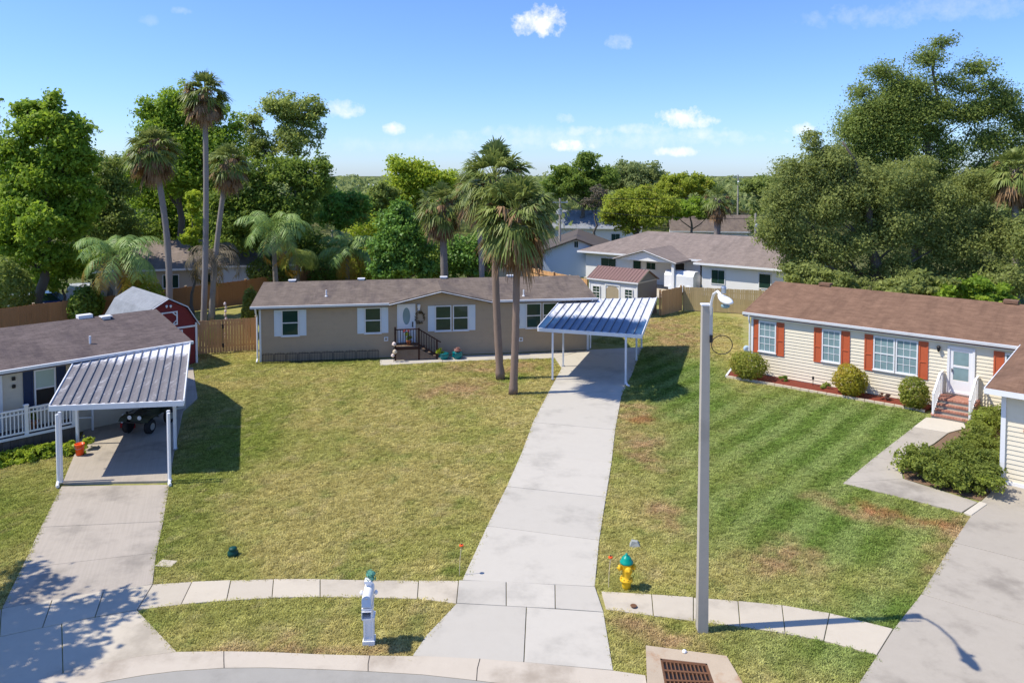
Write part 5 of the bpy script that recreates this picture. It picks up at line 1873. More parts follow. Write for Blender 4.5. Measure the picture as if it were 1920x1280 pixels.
# storm drain inlet with its grate
SD = thing('storm_drain', 'rust stained concrete storm drain with an iron grate at the kerb', 'storm drain', (*(3.57, 14.29), 0), 0)
ox, oy = (3.57, 14.29)
IA = [(x - ox, y - oy) for x, y in [(2.78, 15.1), (4.36, 14.76), (4.46, 13.71), (2.56, 13.71)]]
IB = [(x - ox, y - oy) for x, y in [(3.0, 14.71), (3.91, 14.55), (3.89, 13.77), (2.92, 13.77)]]
M_inlet = plain('rusty_concrete', (.46, .37, .26), .9, .22, 2.2, grime=(.36, .17, .07, .85))
mb = MB()
for i in range(4):
    j = (i + 1) % 4
    mb.face([(*IA[i], .05), (*IB[i], .03), (*IB[j], .03), (*IA[j], .05)])
    mb.face([(*IA[j], .05), (*IA[j], -.1), (*IA[i], -.1), (*IA[i], .05)])
    mb.face([(*IB[i], .03), (*IB[i], -.35), (*IB[j], -.35), (*IB[j], .03)])
mb.face([(*p, -.35) for p in IB])
MB().face([(*p, -.017) for p in IB]).build('pit_shade', M_black, SD)  # black plate close under the bars, painting in the pit's shade
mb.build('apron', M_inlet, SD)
gt = [Vector((*p, .0)) for p in IB]
fr = MB()
for i in range(4):
    fr_b = MB().bar(gt[i], gt[(i + 1) % 4], .07, .05).build('grate_frame', M_rust, SD)
for r_ in range(3):
    v0, v1 = .08 + r_ * .31, .08 + r_ * .31 + .25
    e0, e1 = gt[0].lerp(gt[3], v0 - .03), gt[1].lerp(gt[2], v0 - .03)
    MB().bar(e0, e1, .05, .04).build('cross_bar', M_rust, SD)
    for k_ in range(12):
        u = (k_ + .5) / 12
        a, b = gt[0].lerp(gt[1], u).lerp(gt[3].lerp(gt[2], u), v0 - .02), gt[0].lerp(gt[1], u).lerp(gt[3].lerp(gt[2], u), v1 + .04)
        MB().bar(a, b, .026, .03).build('grate_bar', M_rust, SD)
o = MB().lathe([(.02, 0), (.05, .01), (.04, .04), (.01, .055)], 8).build('foam_lump', M_white, None, (*(3.53, 14.88), .046))
tag(o, 'small white litter lump on the storm drain apron', 'litter')

# ------------------------------------------------------------------ under the left carport
o = thing('bucket', 'bright orange bucket standing on the left carport pad', 'bucket', (*(-15.05, 25.61), .085))
MB().lathe([(.125, 0), (.15, .34), (.165, .34), (.165, .38), (.14, .38), (.12, .03)], 18).build('shell', M_orange, o, smooth=True)
MB().tube([(-.16, 0, .36), (-.14, -.1, .26), (0, -.17, .22), (.14, -.1, .26), (.16, 0, .36)], .006, 5).build('handle', M_steel, o)

AT = thing('quad_bike', 'dark camouflage quad bike parked under the left carport', 'quad bike', (*(-13.98, 28.39), .085), R(-8))
for x in (-.44, .44):
    for y, r_ in ((-.62, .27), (.62, .29)):
        w_ = MB().lathe([(.08, -.10), (r_ * .8, -.11), (r_, -.07), (r_, .07), (r_ * .8, .11), (.08, .10)], 18, (x, y, r_), Matrix.Rotation(R(90), 3, 'Y')).build('wheel', M_rubber, AT, smooth=True)
        MB().lathe([(.02, -.02), (.13, -.02), (.13, .02), (.02, .02)], 12, (x + (.10 if x > 0 else -.10), y, r_), Matrix.Rotation(R(90), 3, 'Y')).build('rim', M_steel, w_)
MB().extrude([(-.85, .45), (-.80, .72), (-.35, .82), (.05, .72), (.75, .78), (.85, .60), (.7, .42), (-.6, .38)], -.20, .20).build('body', M_camo, AT)
for y in (-.62, .62):
    for x in (-.44, .44):
        mb = MB().extrude([(y - .36, .52), (y - .26, .64), (y, .70), (y + .26, .64), (y + .36, .52), (y + .26, .60), (y, .66), (y - .26, .60)], x - .16, x + .16)
        mb.build('fender', M_camo, AT)
MB().extrude([(-.05, .78), (.1, .88), (.65, .90), (.72, .82), (.6, .76), (0, .74)], -.15, .15).build('seat', M_black, AT)
MB().tube([(-.38, -.18, 1.02), (-.2, -.26, 1.0), (0, -.30, .96), (.2, -.26, 1.0), (.38, -.18, 1.02)], .018, 7).build('handlebar', M_black, AT)
MB().box((0, -.30, .90), (.10, .10, .20)).build('steering_column', M_black, AT)
for x in (-.2, .2):
    MB().lathe([(.07, 0), (.08, .03), (.02, .06)], 12, (x, -.86, .66), Matrix.Rotation(R(90), 3, 'X')).build('headlight', M_lampw, AT)
for y in (-.62, .66):
    for k_ in range(4):
        MB().bar((-.36, y - .2 + k_ * .13, .80), (.36, y - .2 + k_ * .13, .80), .02).build('rack_bar', M_iron, AT)
    for x in (-.36, .36):
        MB().bar((x, y - .22, .80), (x, y + .22, .80), .02).build('rack_bar', M_iron, AT)
MB().bar((-.3, -.95, .5), (.3, -.95, .5), .04).build('bumper', M_iron, AT)

t = thing('lawn_chair', 'pale blue plastic chair at the back of the left carport', 'chair', (*(-16.65, 28.88), .085), R(25))
for x in (-.19, .19):
    for y in (-.18, .18):
        MB().box((x, y, .2), (.035, .035, .4)).build('leg', M_bluepl, t)
MB().box((0, 0, .42), (.46, .44, .04)).build('seat', M_bluepl, t)
MB().solid([(-.22, .18, .44), (.22, .18, .44), (.22, .21, .44), (-.22, .21, .44)], [(-.18, .28, .85), (.18, .28, .85), (.18, .31, .85), (-.18, .31, .85)]).build('backrest', M_bluepl, t)
t = thing('saw_horse', 'small orange folding sawhorse under the left carport', 'sawhorse', (*(-16.27, 28.94), .085), R(10))
for y in (-.2, .2):
    for s in (-1, 1):
        MB().bar((s * .06, y * .4, .62), (s * .28, y, .0), .035).build('leg', M_orange, t)
MB().box((0, 0, .62), (.16, .3, .06)).build('beam', M_orange, t)
t = thing('fuel_jug', 'white and red fuel jug on the left carport pad beside the quad bike', 'jug', (*(-14.95, 28.51), .085), R(15))
MB().box((0, 0, .09), (.34, .28, .18)).build('base', M_red, t)
MB().box((0, 0, .34), (.28, .24, .32), taper=.8).build('tank', M_white, t)
MB().lathe([(.05, 0), (.05, .06), (.03, .08)], 10, (.05, 0, .50)).build('cap', M_black, t)
t = thing('gas_can', 'small red can in front of the white jug under the left carport', 'can', (*(-14.63, 28.33), .085), R(-20))
MB().box((0, 0, .11), (.2, .16, .22)).build('tank', M_red, t)
MB().tube([(.05, 0, .22), (.09, 0, .30), (.14, 0, .32)], .02, 7).build('spout', M_black, t)
pl = MB().tube([(*(-16.07, 29.33), .30), (*(-16.38, 30.67), .75), (*(-16.35, 31.61), 1.05), (*(-16.08, 31.99), 1.15)], .06, 6).build('curved_plank', M_fence_pale, None)
tag(pl, 'pale bent plank leaning across clutter under the left carport', 'plank')
t = thing('work_bench', 'dark cluttered workbench against the wall under the left carport', 'workbench', (*(-16.31, 30.67), .085), 0.7854)
MB().box((0, .2, .85), (1.9, .55, .05)).build('top', M_wood_dark, t)
for x in (-.85, .85):
    for y in (0, .4):
        MB().box((x, y, .42), (.07, .07, .82)).build('leg', M_wood_dark, t)
for i in range(7):
    x = -.75 + i * .25
    MB().box((x, .2 + random.uniform(-.1, .1), .88 + .1), (random.uniform(.1, .2), .2, random.uniform(.12, .3)), rz=random.uniform(-.4, .4)).build('clutter', random.choice([M_red, M_black, M_camo, M_trim, M_terra]), t)
t = thing('flower_pot', 'orange pot with a plant on the white railed deck', 'pot', at(LH_, -5.6, -.55, .62))
MB().lathe([(.11, 0), (.16, .28), (.18, .28), (.18, .33), (.14, .33)], 16).build('pot', M_terra, t, smooth=True)
C, N, _s = crown_points([(0, 0, .52, .24, .24)], 260, 77, sub=10)
link('foliage', leaf_mesh('foliage', C, N, .12, L_dark, 77), t)

# ------------------------------------------------------------------ along the tan house
WF = thing('border_fence', 'low black wire border fence along the left front of the tan house', 'fence', at(H, .2, -.45), H.rotation_euler.z)
for i in range(10):
    pn = MB().ring(i * .60, i * .60 + .57, .02, .50, .026, -.012, .012).build('panel_frame', M_iron, WF)
    for k_ in range(6):
        MB().box((i * .60 + .08 + k_ * .08, 0, .30), (.017, .017, .56 if k_ in (2, 3) else .5)).build('wire', M_iron, pn)
for i, (x, sz, m_) in enumerate(((9.6, .34, M_pot_teal), (10.3, .36, M_pot_teal))):
    p = at(H, x, -.95)
    t = thing('glazed_pot', ('teal glazed pot with yellow green leaves on the house path', 'teal glazed pot with pale blooms near the palms')[i], 'pot', p)
    MB().lathe([(sz * .45, 0), (sz * .8, sz * .5), (sz * .72, sz * .95), (sz * .8, sz), (sz * .6, sz)], 16).build('pot', m_, t, smooth=True)
    C, N, _s = crown_points([(-.05 if i else -.25, 0, sz + .10, .24, .22)], 220, 80 + i, sub=9)
    link('foliage', leaf_mesh('foliage', C, N, .11, (L_lime, leafmat('pale_bloom', (.40, .20, .20), (.65, .48, .44), (.05, .1, .03), .3, .6, 1.0))[i], 80 + i), t)
t = thing('porch_pot', 'tall potted plant with red blooms on the porch stair', 'pot', at(H, 7.75, -.62, .76))
MB().lathe([(.10, 0), (.14, .22), (.15, .24), (.11, .24)], 14).build('pot', M_terra, t, smooth=True)
C, N, _s = crown_points([(0, 0, .5, .20, .30)], 240, 84, sub=9)
link('foliage', leaf_mesh('foliage', C, N, .10, L_dark, 84), t)
C, N, _s = crown_points([(-.1, -.1, .82, .30, .10)], 60, 85, sub=9)
link('blooms', leaf_mesh('blooms', C, N, .09, M_flower, 85), t)
t = thing('garden_figure', 'pale whirligig garden figure at the left post of the porch stair', 'ornament', at(H, 6.95, -1.12))
MB().tube([(0, 0, 0), (.02, 0, .5), (0, 0, 1.0)], .015, 6).build('stake', M_iron, t)
for i, (z, r_) in enumerate(((.35, .10), (.55, .13), (.95, .12))):
    MB().lathe([(.02, -r_), (r_, -r_ * .3), (r_ * .8, r_ * .5), (.02, r_)], 8, ((-.05, .06, .02)[i], 0, z)).build('figure_lobe', (M_flower_w, M_edging, M_flower_w)[i], t)

# ------------------------------------------------------------------ beds at the cream house
bed = [(10.4, 35.84), (12.2, 34.46), (14.05, 32.94), (15.78, 31.61), (17.12, 30.53)]
back = [at(RHO, x, .0)[:2] for x in (8.2, 5.5, 2.8, .0, -1.0)]
mu = MB()
nb = 40
fr_, bk_ = dense(bed, nb), dense(back[::-1], nb)
for i in range(nb):
    for k_ in range(4):
        q = []
        for (ii, kk) in ((i, k_), (i + 1, k_), (i + 1, k_ + 1), (i, k_ + 1)):
            u = kk / 4
            x, y = fr_[ii][0] * (1 - u) + bk_[ii][0] * u, fr_[ii][1] * (1 - u) + bk_[ii][1] * u
            z = .02 + .06 * math.sin(u * 3.1) + .012 * math.sin(ii * 2.3 + kk * 1.7)
            q.append((x, y, z))
        mu.face(q)
mu = mu.build('mulch_bed', M_mulch, None, smooth=True)
tag(mu, kind='structure')
ed = thing('bed_edging', 'pale stone edging along the mulch bed of the cream house', 'edging', (bed[0][0], bed[0][1], 0))
pp = dense(bed, 22)
for a, b in zip(pp, pp[1:]):
    d = (Vector(b) - Vector(a)).normalized() * .012
    MB().bar((a[0] + d.x - bed[0][0], a[1] + d.y - bed[0][1], .03), (b[0] - d.x - bed[0][0], b[1] - d.y - bed[0][1], .03), .09, .13).build('edging_stone', M_edging, ed)
MB().bar((0, 0, .03), (at(RHO, -1.0, .0)[0] - bed[0][0], at(RHO, -1.0, 0)[1] - bed[0][1], .03), .09, .13).build('edging_stone', M_white, ed)
t = thing('gas_meter', 'pale grey utility meter at the near corner of the cream house', 'meter', at(RHO, -.45, .5))
MB().tube([(0, 0, 0), (0, 0, .9), (.0, .0, 1.05)], .03, 8).build('riser', M_steel, t)
MB().lathe([(.12, -.11), (.16, -.08), (.16, .08), (.12, .11)], 14, (0, 0, 1.05), Matrix.Rotation(R(90), 3, 'X')).build('dial_body', M_bluepl, t)
t = thing('garden_light', 'small dark path light standing in the mulch bed', 'garden light', at(RHO, 3.2, -.55))
MB().tube([(0, 0, 0), (0, 0, .4)], .015, 6).build('stake', M_iron, t)
MB().lathe([(.02, .36), (.05, .38), (.05, .46), (.07, .47), (.01, .53)], 10).build('lamp', M_iron, t)

hb = MB().face([(x, y, -.008) for x, y in [(13.26, 25.03), (15.38, 26.79), (16.65, 28.03), (17.71, 28.7), (19.16, 28.7), (15.85, 23.6), (14.12, 22.11), (12.69, 23.73)]], False).build('hedge_bed', plain('brown_soil_mulch', (.20, .125, .075), .95, .4, 9, grime=(.10, .06, .04, .6), bump=.6))
tag(hb, kind='structure')

# blue tarpaulin canopy at the far right
t = thing('blue_canopy', 'blue tarpaulin canopy among trees at the right edge', 'canopy', (*(35.73, 50.99), 0), R(-40))
MB().extrude([(0, 1.5), (0, 2.0), (1.6, 2.9), (3.2, 2.0), (3.2, 1.5), (1.6, 2.4)], 0, 4).build('cover', M_blue_tarp, t)
for x in (.1, 3.9):
    for y in (.1, 3.1):
        MB().box((x, y, .9), (.05, .05, 1.8)).build('post', M_steel, t)

# ------------------------------------------------------------------ utility poles and wires
def upole(name, label, x, y, h, arm=1.6):
    t = thing(name, label, 'utility pole', (x, y, 0))
    MB().tube([(0, 0, -.2), (0, 0, h)], [.15, .10], 10).build('pole', M_pole, t)
    if arm:
        MB().box((0, 0, h - .4), (arm, .10, .10)).build('crossarm', M_steel, t)
        for s in (-.45, 0, .45):
            MB().lathe([(.03, 0), (.05, .05), (.03, .12)], 8, (s * arm, 0, h - .35)).build('insulator', M_white, t)
    MB().lathe([(.18, 0), (.2, .1), (.2, .6), (.15, .7)], 12, (.0, -.3, h - 1.7)).build('transformer', M_steel, t)
    return t


UP = [(4.82, 75, 7.44), (24.59, 105, 8.45), (36.31, 120, 9.8), (-26.55, 110, 8.47), (23.53, 72, 6.1)]
labs = ['utility pole with a pale transformer right of the two front palms', 'far utility pole above the yellow green trees', 'farthest tall utility pole above the far palm', 'small far utility pole left of centre', 'thin grey pole behind the white house ridge']
for (x, y, z), lb in zip(UP, labs):
    upole('utility_pole', lb, x, y, z, 1.6 if lb != labs[4] else 0)


def wire(label, a, b, sag):
    a, b = Vector(a), Vector(b)
    o_ = a.copy()
    pts_ = []
    for i in range(17):
        u = i / 16
        p = a.lerp(b, u)
        p.z -= sag * 4 * u * (1 - u)
        pts_.append(p - o_)
    o = MB().tube(pts_, .022, 4, False).build('power_line', M_black, None, o_)
    return tag(o, label, 'power line')


wire('upper power line right of the palms', UP[0], (40.0, 80, 8.2), .35)
wire('lower power line crossing above the pale blue gable house', (4.23, 74, 6.63), (26.04, 70, 5.8), .5)
wire('power line between the two far poles', UP[1], UP[2], .3)
wire('lowest power line in front of the right oak', (18.43, 56, 6.76), (38.31, 52, 7.05), .2)


# ------------------------------------------------------------------ palms
def fan_frond(V, Q, org, dirv, petiole, rad, droop, rng, nl=17, spread=2.3, wid=.095):
    """One costapalmate leaf: a stalk and a fan of narrow leaflets with drooping tips."""
    d = Vector(dirv).normalized()
    side = d.cross(Vector((0, 0, 1)))
    side = side.normalized() if side.length > 1e-3 else Vector((1, 0, 0))
    up = side.cross(d).normalized()
    base = Vector(org)
    hub = base + d * petiole + Vector((0, 0, -droop * petiole * .25))

    def quad(a, b, c, e):
        i = len(V)
        V.extend([a, b, c, e])
        Q.append((i, i + 1, i + 2, i + 3))
    w = .03
    quad(base - side * w, base + side * w, hub + side * w * .6, hub - side * w * .6)
    twist = rng.uniform(-.5, .5)
    s2 = (side * math.cos(twist) + up * math.sin(twist)).normalized()
    u2 = s2.cross(d).normalized()
    for i in range(nl):
        a = spread * (i / (nl - 1) - .5) * 2 * .5 * 1.05
        ld = (d * math.cos(a) + s2 * math.sin(a) + u2 * rng.uniform(-.10, .22)).normalized()
        L = rad * (1 - .22 * abs(a) / spread * 2) * rng.uniform(.85, 1.08)
        pw = s2 * math.cos(a) - d * math.sin(a)
        pw = pw.normalized() * wid
        m = hub + ld * L * .55 + Vector((0, 0, -droop * L * .10))
        e = hub + ld * L * .92 + Vector((0, 0, -droop * L * rng.uniform(.35, .75)))
        quad(hub - pw * .25, hub + pw * .25, m + pw * .5, m - pw * .5)
        quad(m - pw * .5, m + pw * .5, e + pw * .08, e - pw * .08)


def fan_palm(name, label, base, top, bend, trunk_r, R_, tall, ng, nd, seed, bark=None, group=None, skirt=1.0, nl=17):
    """Cabbage palm: ringed trunk, a mop of green fans and a skirt of dead ones."""
    rng = random.Random(seed)
    t = thing(name, label, 'palm tree', (base[0], base[1], 0), 0, group)
    tp = Vector((top[0] - base[0], top[1] - base[1], top[2]))
    path, rad = [], []
    for i in range(29):
        u = i / 28
        p = tp * u + Vector((bend[0], bend[1], 0)) * math.sin(u * math.pi)
        path.append(p)
        rad.append(trunk_r * ((1.18 - .25 * u) if u > .06 else 1.5 - 5 * u) * (1 + (.05 if i % 2 else -.03)) * rng.uniform(.97, 1.03))
    MB().tube(path, rad, 10).build('trunk', bark or M_palm_bark, t, smooth=True)
    V, Q = [], []
    for i in range(ng):
        f = (i + .5) / ng
        el = R(86 - 126 * f ** .85 + rng.uniform(-9, 9))
        az = i * 2.39996 + rng.uniform(-.25, .25)
        d = (math.cos(el) * math.cos(az), math.cos(el) * math.sin(az), math.sin(el))
        fan_frond(V, Q, tp + Vector((0, 0, .1 * tall * rng.uniform(-1, 1))), d, R_ * rng.uniform(.38, .56) * (tall if el > .5 else 1), R_ * rng.uniform(.48, .62), .35 + .5 * f + rng.uniform(0, .25), rng, nl)
    q = np.array([tuple(v) for v in V])
    link('crown', quick_mesh('crown', q, np.array(Q), L_fan), t)
    if nd:
        V, Q = [], []
        for i in range(nd):
            el = R(rng.uniform(-82, -22))
            az = i * 2.39996 + rng.uniform(-.3, .3)
            d = (math.cos(el) * math.cos(az), math.cos(el) * math.sin(az), math.sin(el))
            fan_frond(V, Q, tp + Vector((0, 0, -.15 * skirt + rng.uniform(-.2, .1))), d, R_ * rng.uniform(.35, .55) * skirt, R_ * rng.uniform(.38, .5), .8 + rng.uniform(0, .5), rng, 13, 1.5)
        # a few dead fans caught among the green ones
        for i in range(nd // 4):
            az = rng.uniform(0, 6.28)
            el = R(rng.uniform(-5, 40))
            d = (math.cos(el) * math.cos(az), math.cos(el) * math.sin(az), math.sin(el))
            fan_frond(V, Q, tp, d, R_ * .5, R_ * .4, 1.2, rng, 13, 1.5)
        q = np.array([tuple(v) for v in V])
        link('dead_fronds', quick_mesh('dead_fronds', q, np.array(Q), L_fan_dead), t)
        bo = MB()
        for i in range(34):
            az, z = i * 2.39996, -i * .02
            c, s = math.cos(az), math.sin(az)
            p0 = tp + Vector((c * trunk_r * .9, s * trunk_r * .9, z - .05))
            bo.bar(p0, p0 + Vector((c * .16, s * .16, .22)), .05, .02)
        bo = bo.build('frond_boots', M_palm_bark_warm, t)
        bo['kind'] = 'stuff'
    return t


def feather_palm(name, label, base, top, R_, n, seed, trunk_r=.14, gold=6, droop=1.0, mat=None):
    """Queen palm: arching stalks with two ranks of hanging leaflets."""
    rng = random.Random(seed)
    t = thing(name, label, 'palm tree', (base[0], base[1], 0))
    tp = Vector((top[0] - base[0], top[1] - base[1], top[2]))
    MB().tube([tp * (i / 8) for i in range(9)], [trunk_r * (1.2 - .3 * i / 8) for i in range(9)], 9).build('trunk', M_palm_bark, t, smooth=True)
    for nm, cnt, m_, lo, hi in (('crown', n, mat or L_feather, 0, 75), ('old_fronds', gold, L_feather_gold, -55, 5)):
        V, Q = [], []
        for i in range(cnt):
            az = i * 2.39996 + rng.uniform(-.3, .3) + (0 if nm == 'crown' else 1)
            el = R(rng.uniform(lo, hi))
            L = R_ * rng.uniform(.85, 1.15)
            h = Vector((math.cos(az), math.sin(az), 0))
            sd = Vector((-h.y, h.x, 0))
            prev = tp.copy()
            ns = 16
            ang = el
            for k_ in range(ns):
                ang -= R(6.6 * droop) * (k_ / ns * 1.5 + .3)
                nx_ = prev + (h * math.cos(ang) + Vector((0, 0, math.sin(ang)))) * (L / ns)
                i0 = len(V)
                V.extend([prev - sd * .02, prev + sd * .02, nx_ + sd * .015, nx_ - sd * .015])
                Q.append((i0, i0 + 1, i0 + 2, i0 + 3))
                if k_ > 1:
                    ll_ = R_ * .30 * math.sin(math.pi * (k_ + 1) / (ns + 2)) ** .6
                    tn = (nx_ - prev).normalized()
                    for s in (-1, 1):
                        for j in (0, .5):
                            p = prev.lerp(nx_, j)
                            e = p + sd * s * ll_ * rng.uniform(.55, .8) + tn * ll_ * .3 + Vector((0, 0, -ll_ * rng.uniform(.35, .75)))
                            m = p.lerp(e, .5) + Vector((0, 0, ll_ * .12))
                            ww = tn * .035
                            i0 = len(V)
                            V.extend([p - ww * .5, p + ww * .5, m + ww, m - ww, e + ww * .2, e - ww * .2])
                            Q.append((i0, i0 + 1, i0 + 2, i0 + 3))
                            Q.append((i0 + 3, i0 + 2, i0 + 4, i0 + 5))
                prev = nx_
        if V:
            link(nm, quick_mesh(nm, np.array([tuple(v) for v in V]), np.array(Q), m_), t)
    return t


# the two palms at the drive
fan_palm('cabbage_palm', 'nearer cabbage palm with a warm trunk and shaggy skirt beside the driveway', (0.05, 33.1), ((0.05, 33.1)[0] + .12, (0.05, 33.1)[1] + .1, 8.2), (.08, 0), .155, 2.2, 1.1, 72, 30, 101, M_palm_bark_warm, skirt=1.15, nl=19)
fan_palm('cabbage_palm', 'taller grey-trunked cabbage palm just behind the nearer driveway palm', (-0.56, 35.56), ((-0.56, 35.56)[0] - .25, (-0.56, 35.56)[1] + .1, 9.6), (-.10, 0), .165, 2.1, 1.15, 68, 26, 102, M_palm_bark_warm, nl=19)
# tall palms at the left
fan_palm('cabbage_palm', 'tallest straight cabbage palm rising above the left trees', (-18.37, 44, 1.19), (-18.0, 44, 14.67), (.12, 0), .15, 1.65, 1.0, 46, 46, 103)
fan_palm('cabbage_palm', 'curved cabbage palm with a wide grey brown crown at left', (-20.86, 45, 1.0), (-21.61, 45, 11.5), (.35, .1), .17, 1.85, .9, 46, 46, 104)
fan_palm('cabbage_palm', 'leaning cabbage palm in the shade right of the tallest palm', (-20.31, 50, 1.47), (-18.97, 50, 10.8), (-.15, 0), .16, 1.75, .8, 30, 36, 105)
# palms behind the tan house
fan_palm('cabbage_palm', 'cabbage palm with drooping tan fronds behind the tan house', (-4.55, 51, 1.3), (-4.78, 51, 7.72), (0, 0), .24, 2.0, 1.1, 46, 40, 106)
fan_palm('cabbage_palm', 'slanted cabbage palm partly hidden by the driveway palms', (-2.05, 50, 1.47), (-2.5, 50, 8.84), (.2, 0), .17, 1.95, 1.1, 40, 34, 107)
fan_palm('cabbage_palm', 'small far palm with a dark skirted trunk behind the white house roof', (20.36, 74, 3.23), (20.41, 74, 7.48), (0, 0), .30, 1.9, .9, 34, 24, 108, nl=11)
fan_palm('cabbage_palm', 'cabbage palm at the right edge in front of the oaks', (34.01, 50, 0.02), (33.64, 50, 10.16), (0, 0), .2, 2.1, 1.0, 44, 34, 109)
# feathery palms
feather_palm('queen_palm', 'feathery palm with golden old fronds above the grey barn roof', (-24.62, 46.5, 1.38), (-24.64, 46.5, 4.8), 3.0, 20, 121, .18, 6)
feather_palm('queen_palm', 'feathery blue green palm behind the left end of the tan house', (-17.43, 55, 0.64), (-17.64, 55, 5.71), 3.0, 24, 122, .17, 3)
feather_palm('queen_palm', 'short golden feathery palm behind the tan house roof', (-13.27, 60, 1.54), (-13.29, 60, 3.79), 2.9, 20, 123, .15, 7)
feather_palm('queen_palm', 'drooping feathery palm before the sandy hip roof', (-20.6, 51, 1.3), (-20.48, 51, 4.25), 2.7, 14, 124, .15, 2, 1.5, L_grey)
feather_palm('queen_palm', 'low arching feathery palm over the red brown back fence', (-16.67, 58, 0.98), (-16.8, 58, 3.9), 2.6, 14, 125, .14, 2, 1.6, L_airy)

# ------------------------------------------------------------------ broadleaf trees
tree('gum_tree', 'big bright green tree at the far left behind the beige house', 'tree', (-31.81, 50, 0.02), [(-31.66, 50, 13.11, 1.64, 1.79), (-29.72, 50, 12.75, 1.5, 1.96), (-32.87, 50, 10.8, 1.79, 1.96), (-30.25, 50, 9.91, 2.36, 1.96), (-32.18, 50, 7.23, 2.21, 1.86), (-29.62, 50, 6.69, 1.64, 1.86), (-31.26, 50, 4.36, 2.07, 1.29), (-30.41, 50, 14.7, 0.86, 1.0), (-32.27, 50, 14.17, 1.0, 0.93), (-28.59, 50, 10.8, 1.0, 1.21), (-30.08, 47.5, 6.68, 1.22, 1.87), (-33.23, 50, 8.3, 1.61, 1.79), (-33.84, 50, 5.79, 1.61, 1.61), (-28.22, 50, 8.3, 1.07, 1.43)], 57500, .26, L_gum, 201, .3, sub=22, subr=.34)
tree('dark_tree', 'dark airy tree cut off by the left edge', 'tree', (-41.51, 56, -1.15), [(-38.68, 56, 15.29, 0.64, 1.6), (-39.17, 56, 12.11, 1.52, 1.44), (-41.04, 56, 13.7, 2.4, 2.8), (-40.76, 56, 9.72, 2.4, 2.4), (-38.37, 56, 9.72, 1.2, 1.6)], 11250, .22, L_dark, 202, .3)
tree('gum_tree', 'tall green tree behind the tallest palm', 'tree', (-28.08, 62, -0.53), [(-29.98, 62, 15.0, 1.15, 1.33), (-27.53, 62, 15.87, 1.68, 1.86), (-29.14, 62, 12.71, 2.3, 2.13), (-25.96, 62, 13.02, 2.39, 2.48), (-23.86, 62, 11.7, 1.95, 2.48), (-27.21, 62, 9.93, 2.92, 2.48), (-31.31, 62, 10.24, 1.68, 1.68), (-22.81, 62, 13.9, 0.8, 1.33), (-24.68, 62, 15.22, 1.33, 1.55), (-28.67, 62, 14.34, 1.59, 1.77)], 47500, .25, L_gum, 203, .34, sub=20)
tree('airy_tree', 'open crowned pale tree with sky showing through, left of centre', 'tree', (-20.75, 66, 0.71), [(-22.92, 66, 14.16, 1.41, 1.7), (-20.17, 66, 15.71, 1.98, 1.7), (-17.74, 66, 15.1, 1.6, 1.7), (-18.99, 66, 12.9, 2.17, 1.7), (-21.63, 66, 11.96, 1.79, 1.51), (-16.82, 66, 13.37, 0.66, 1.23), (-22.57, 66, 12.29, 1.41, 1.41), (-19.48, 66, 14.63, 1.89, 1.41), (-16.89, 66, 15.8, 0.66, 1.04)], 18750, .22, L_airy, 204, .24, sub=24, subr=.30, limbs=1.2)
tree('dark_tree', 'dense dark green tree under the open crowned pale tree', 'tree', (-18.96, 60, 0.67), [(-20.98, 60, 9.71, 1.97, 1.54), (-17.9, 60, 9.93, 2.4, 1.54), (-15.77, 60, 8.77, 1.63, 1.54), (-22.72, 60, 7.92, 1.97, 1.97), (-19.52, 60, 7.06, 2.83, 1.97), (-15.41, 60, 10.57, 1.03, 1.2), (-17.17, 60, 6.71, 2.14, 1.93), (-21.91, 60, 5.42, 2.57, 2.14)], 40000, .25, L_dark, 205, .3)
tree('gum_tree', 'leafy green tree between the curved and tallest palms', 'tree', (-30.34, 67, -1.36), [(-33.12, 67, 8.27, 2.2, 2.01), (-30.55, 67, 7.7, 2.2, 2.2), (-26.89, 67, 8.65, 2.01, 1.72), (-28.06, 67, 4.82, 2.68, 2.2), (-31.66, 67, 4.91, 2.68, 2.2), (-33.39, 67, 2.51, 1.91, 1.91), (-29.3, 67, 2.51, 2.2, 1.91)], 37500, .25, L_gum, 206, .26)
tree('olive_tree', 'olive brown bushy tree between the gum and the curved palm', 'tree', (-30.93, 57, 0.3), [(-30.99, 57, 10.13, 1.47, 1.63), (-30.38, 57, 8.42, 1.55, 1.55), (-31.79, 57, 7.28, 1.47, 1.63), (-29.98, 57, 6.05, 1.63, 1.63)], 15000, .22, L_oak, 207, .2)
tree('lime_tree', 'yellow green sapling behind the tallest palm trunk', 'tree', (-22.34, 52, 1.89), [(-22.22, 52, 8.06, 0.67, 1.11), (-22.11, 52, 6.38, 0.59, 1.26), (-22.5, 52, 5.26, 0.67, 0.97)], 4000, .2, L_lime, 208, .1)
tree('round_tree', 'round green tree over the back fence, left of the yellow green tree', 'tree', (-15.39, 68, -0.55), [(-15.27, 68, 6.4, 2.53, 1.85), (-16.52, 68, 7.57, 1.55, 1.17), (-14.19, 68, 7.37, 1.46, 1.17)], 14000, .24, leafmat('leaf_round', (.022, .070, .014), (.075, .150, .026), (.20, .08, .02)), 209, .24, sub=26)
tree('lime_tree', 'yellow green tree left of the palms behind the tan house', 'tree', (-11.48, 82, -1.49), [(-11.58, 82, 10.38, 2.46, 1.76), (-9.84, 82, 8.81, 2.46, 2.23), (-12.77, 82, 8.04, 2.23, 1.99), (-11.14, 82, 6.05, 2.81, 1.99), (-13.96, 82, 5.46, 1.64, 1.64), (-7.61, 82, 9.1, 1.99, 1.76)], 25000, .30, L_lime, 210, .3)
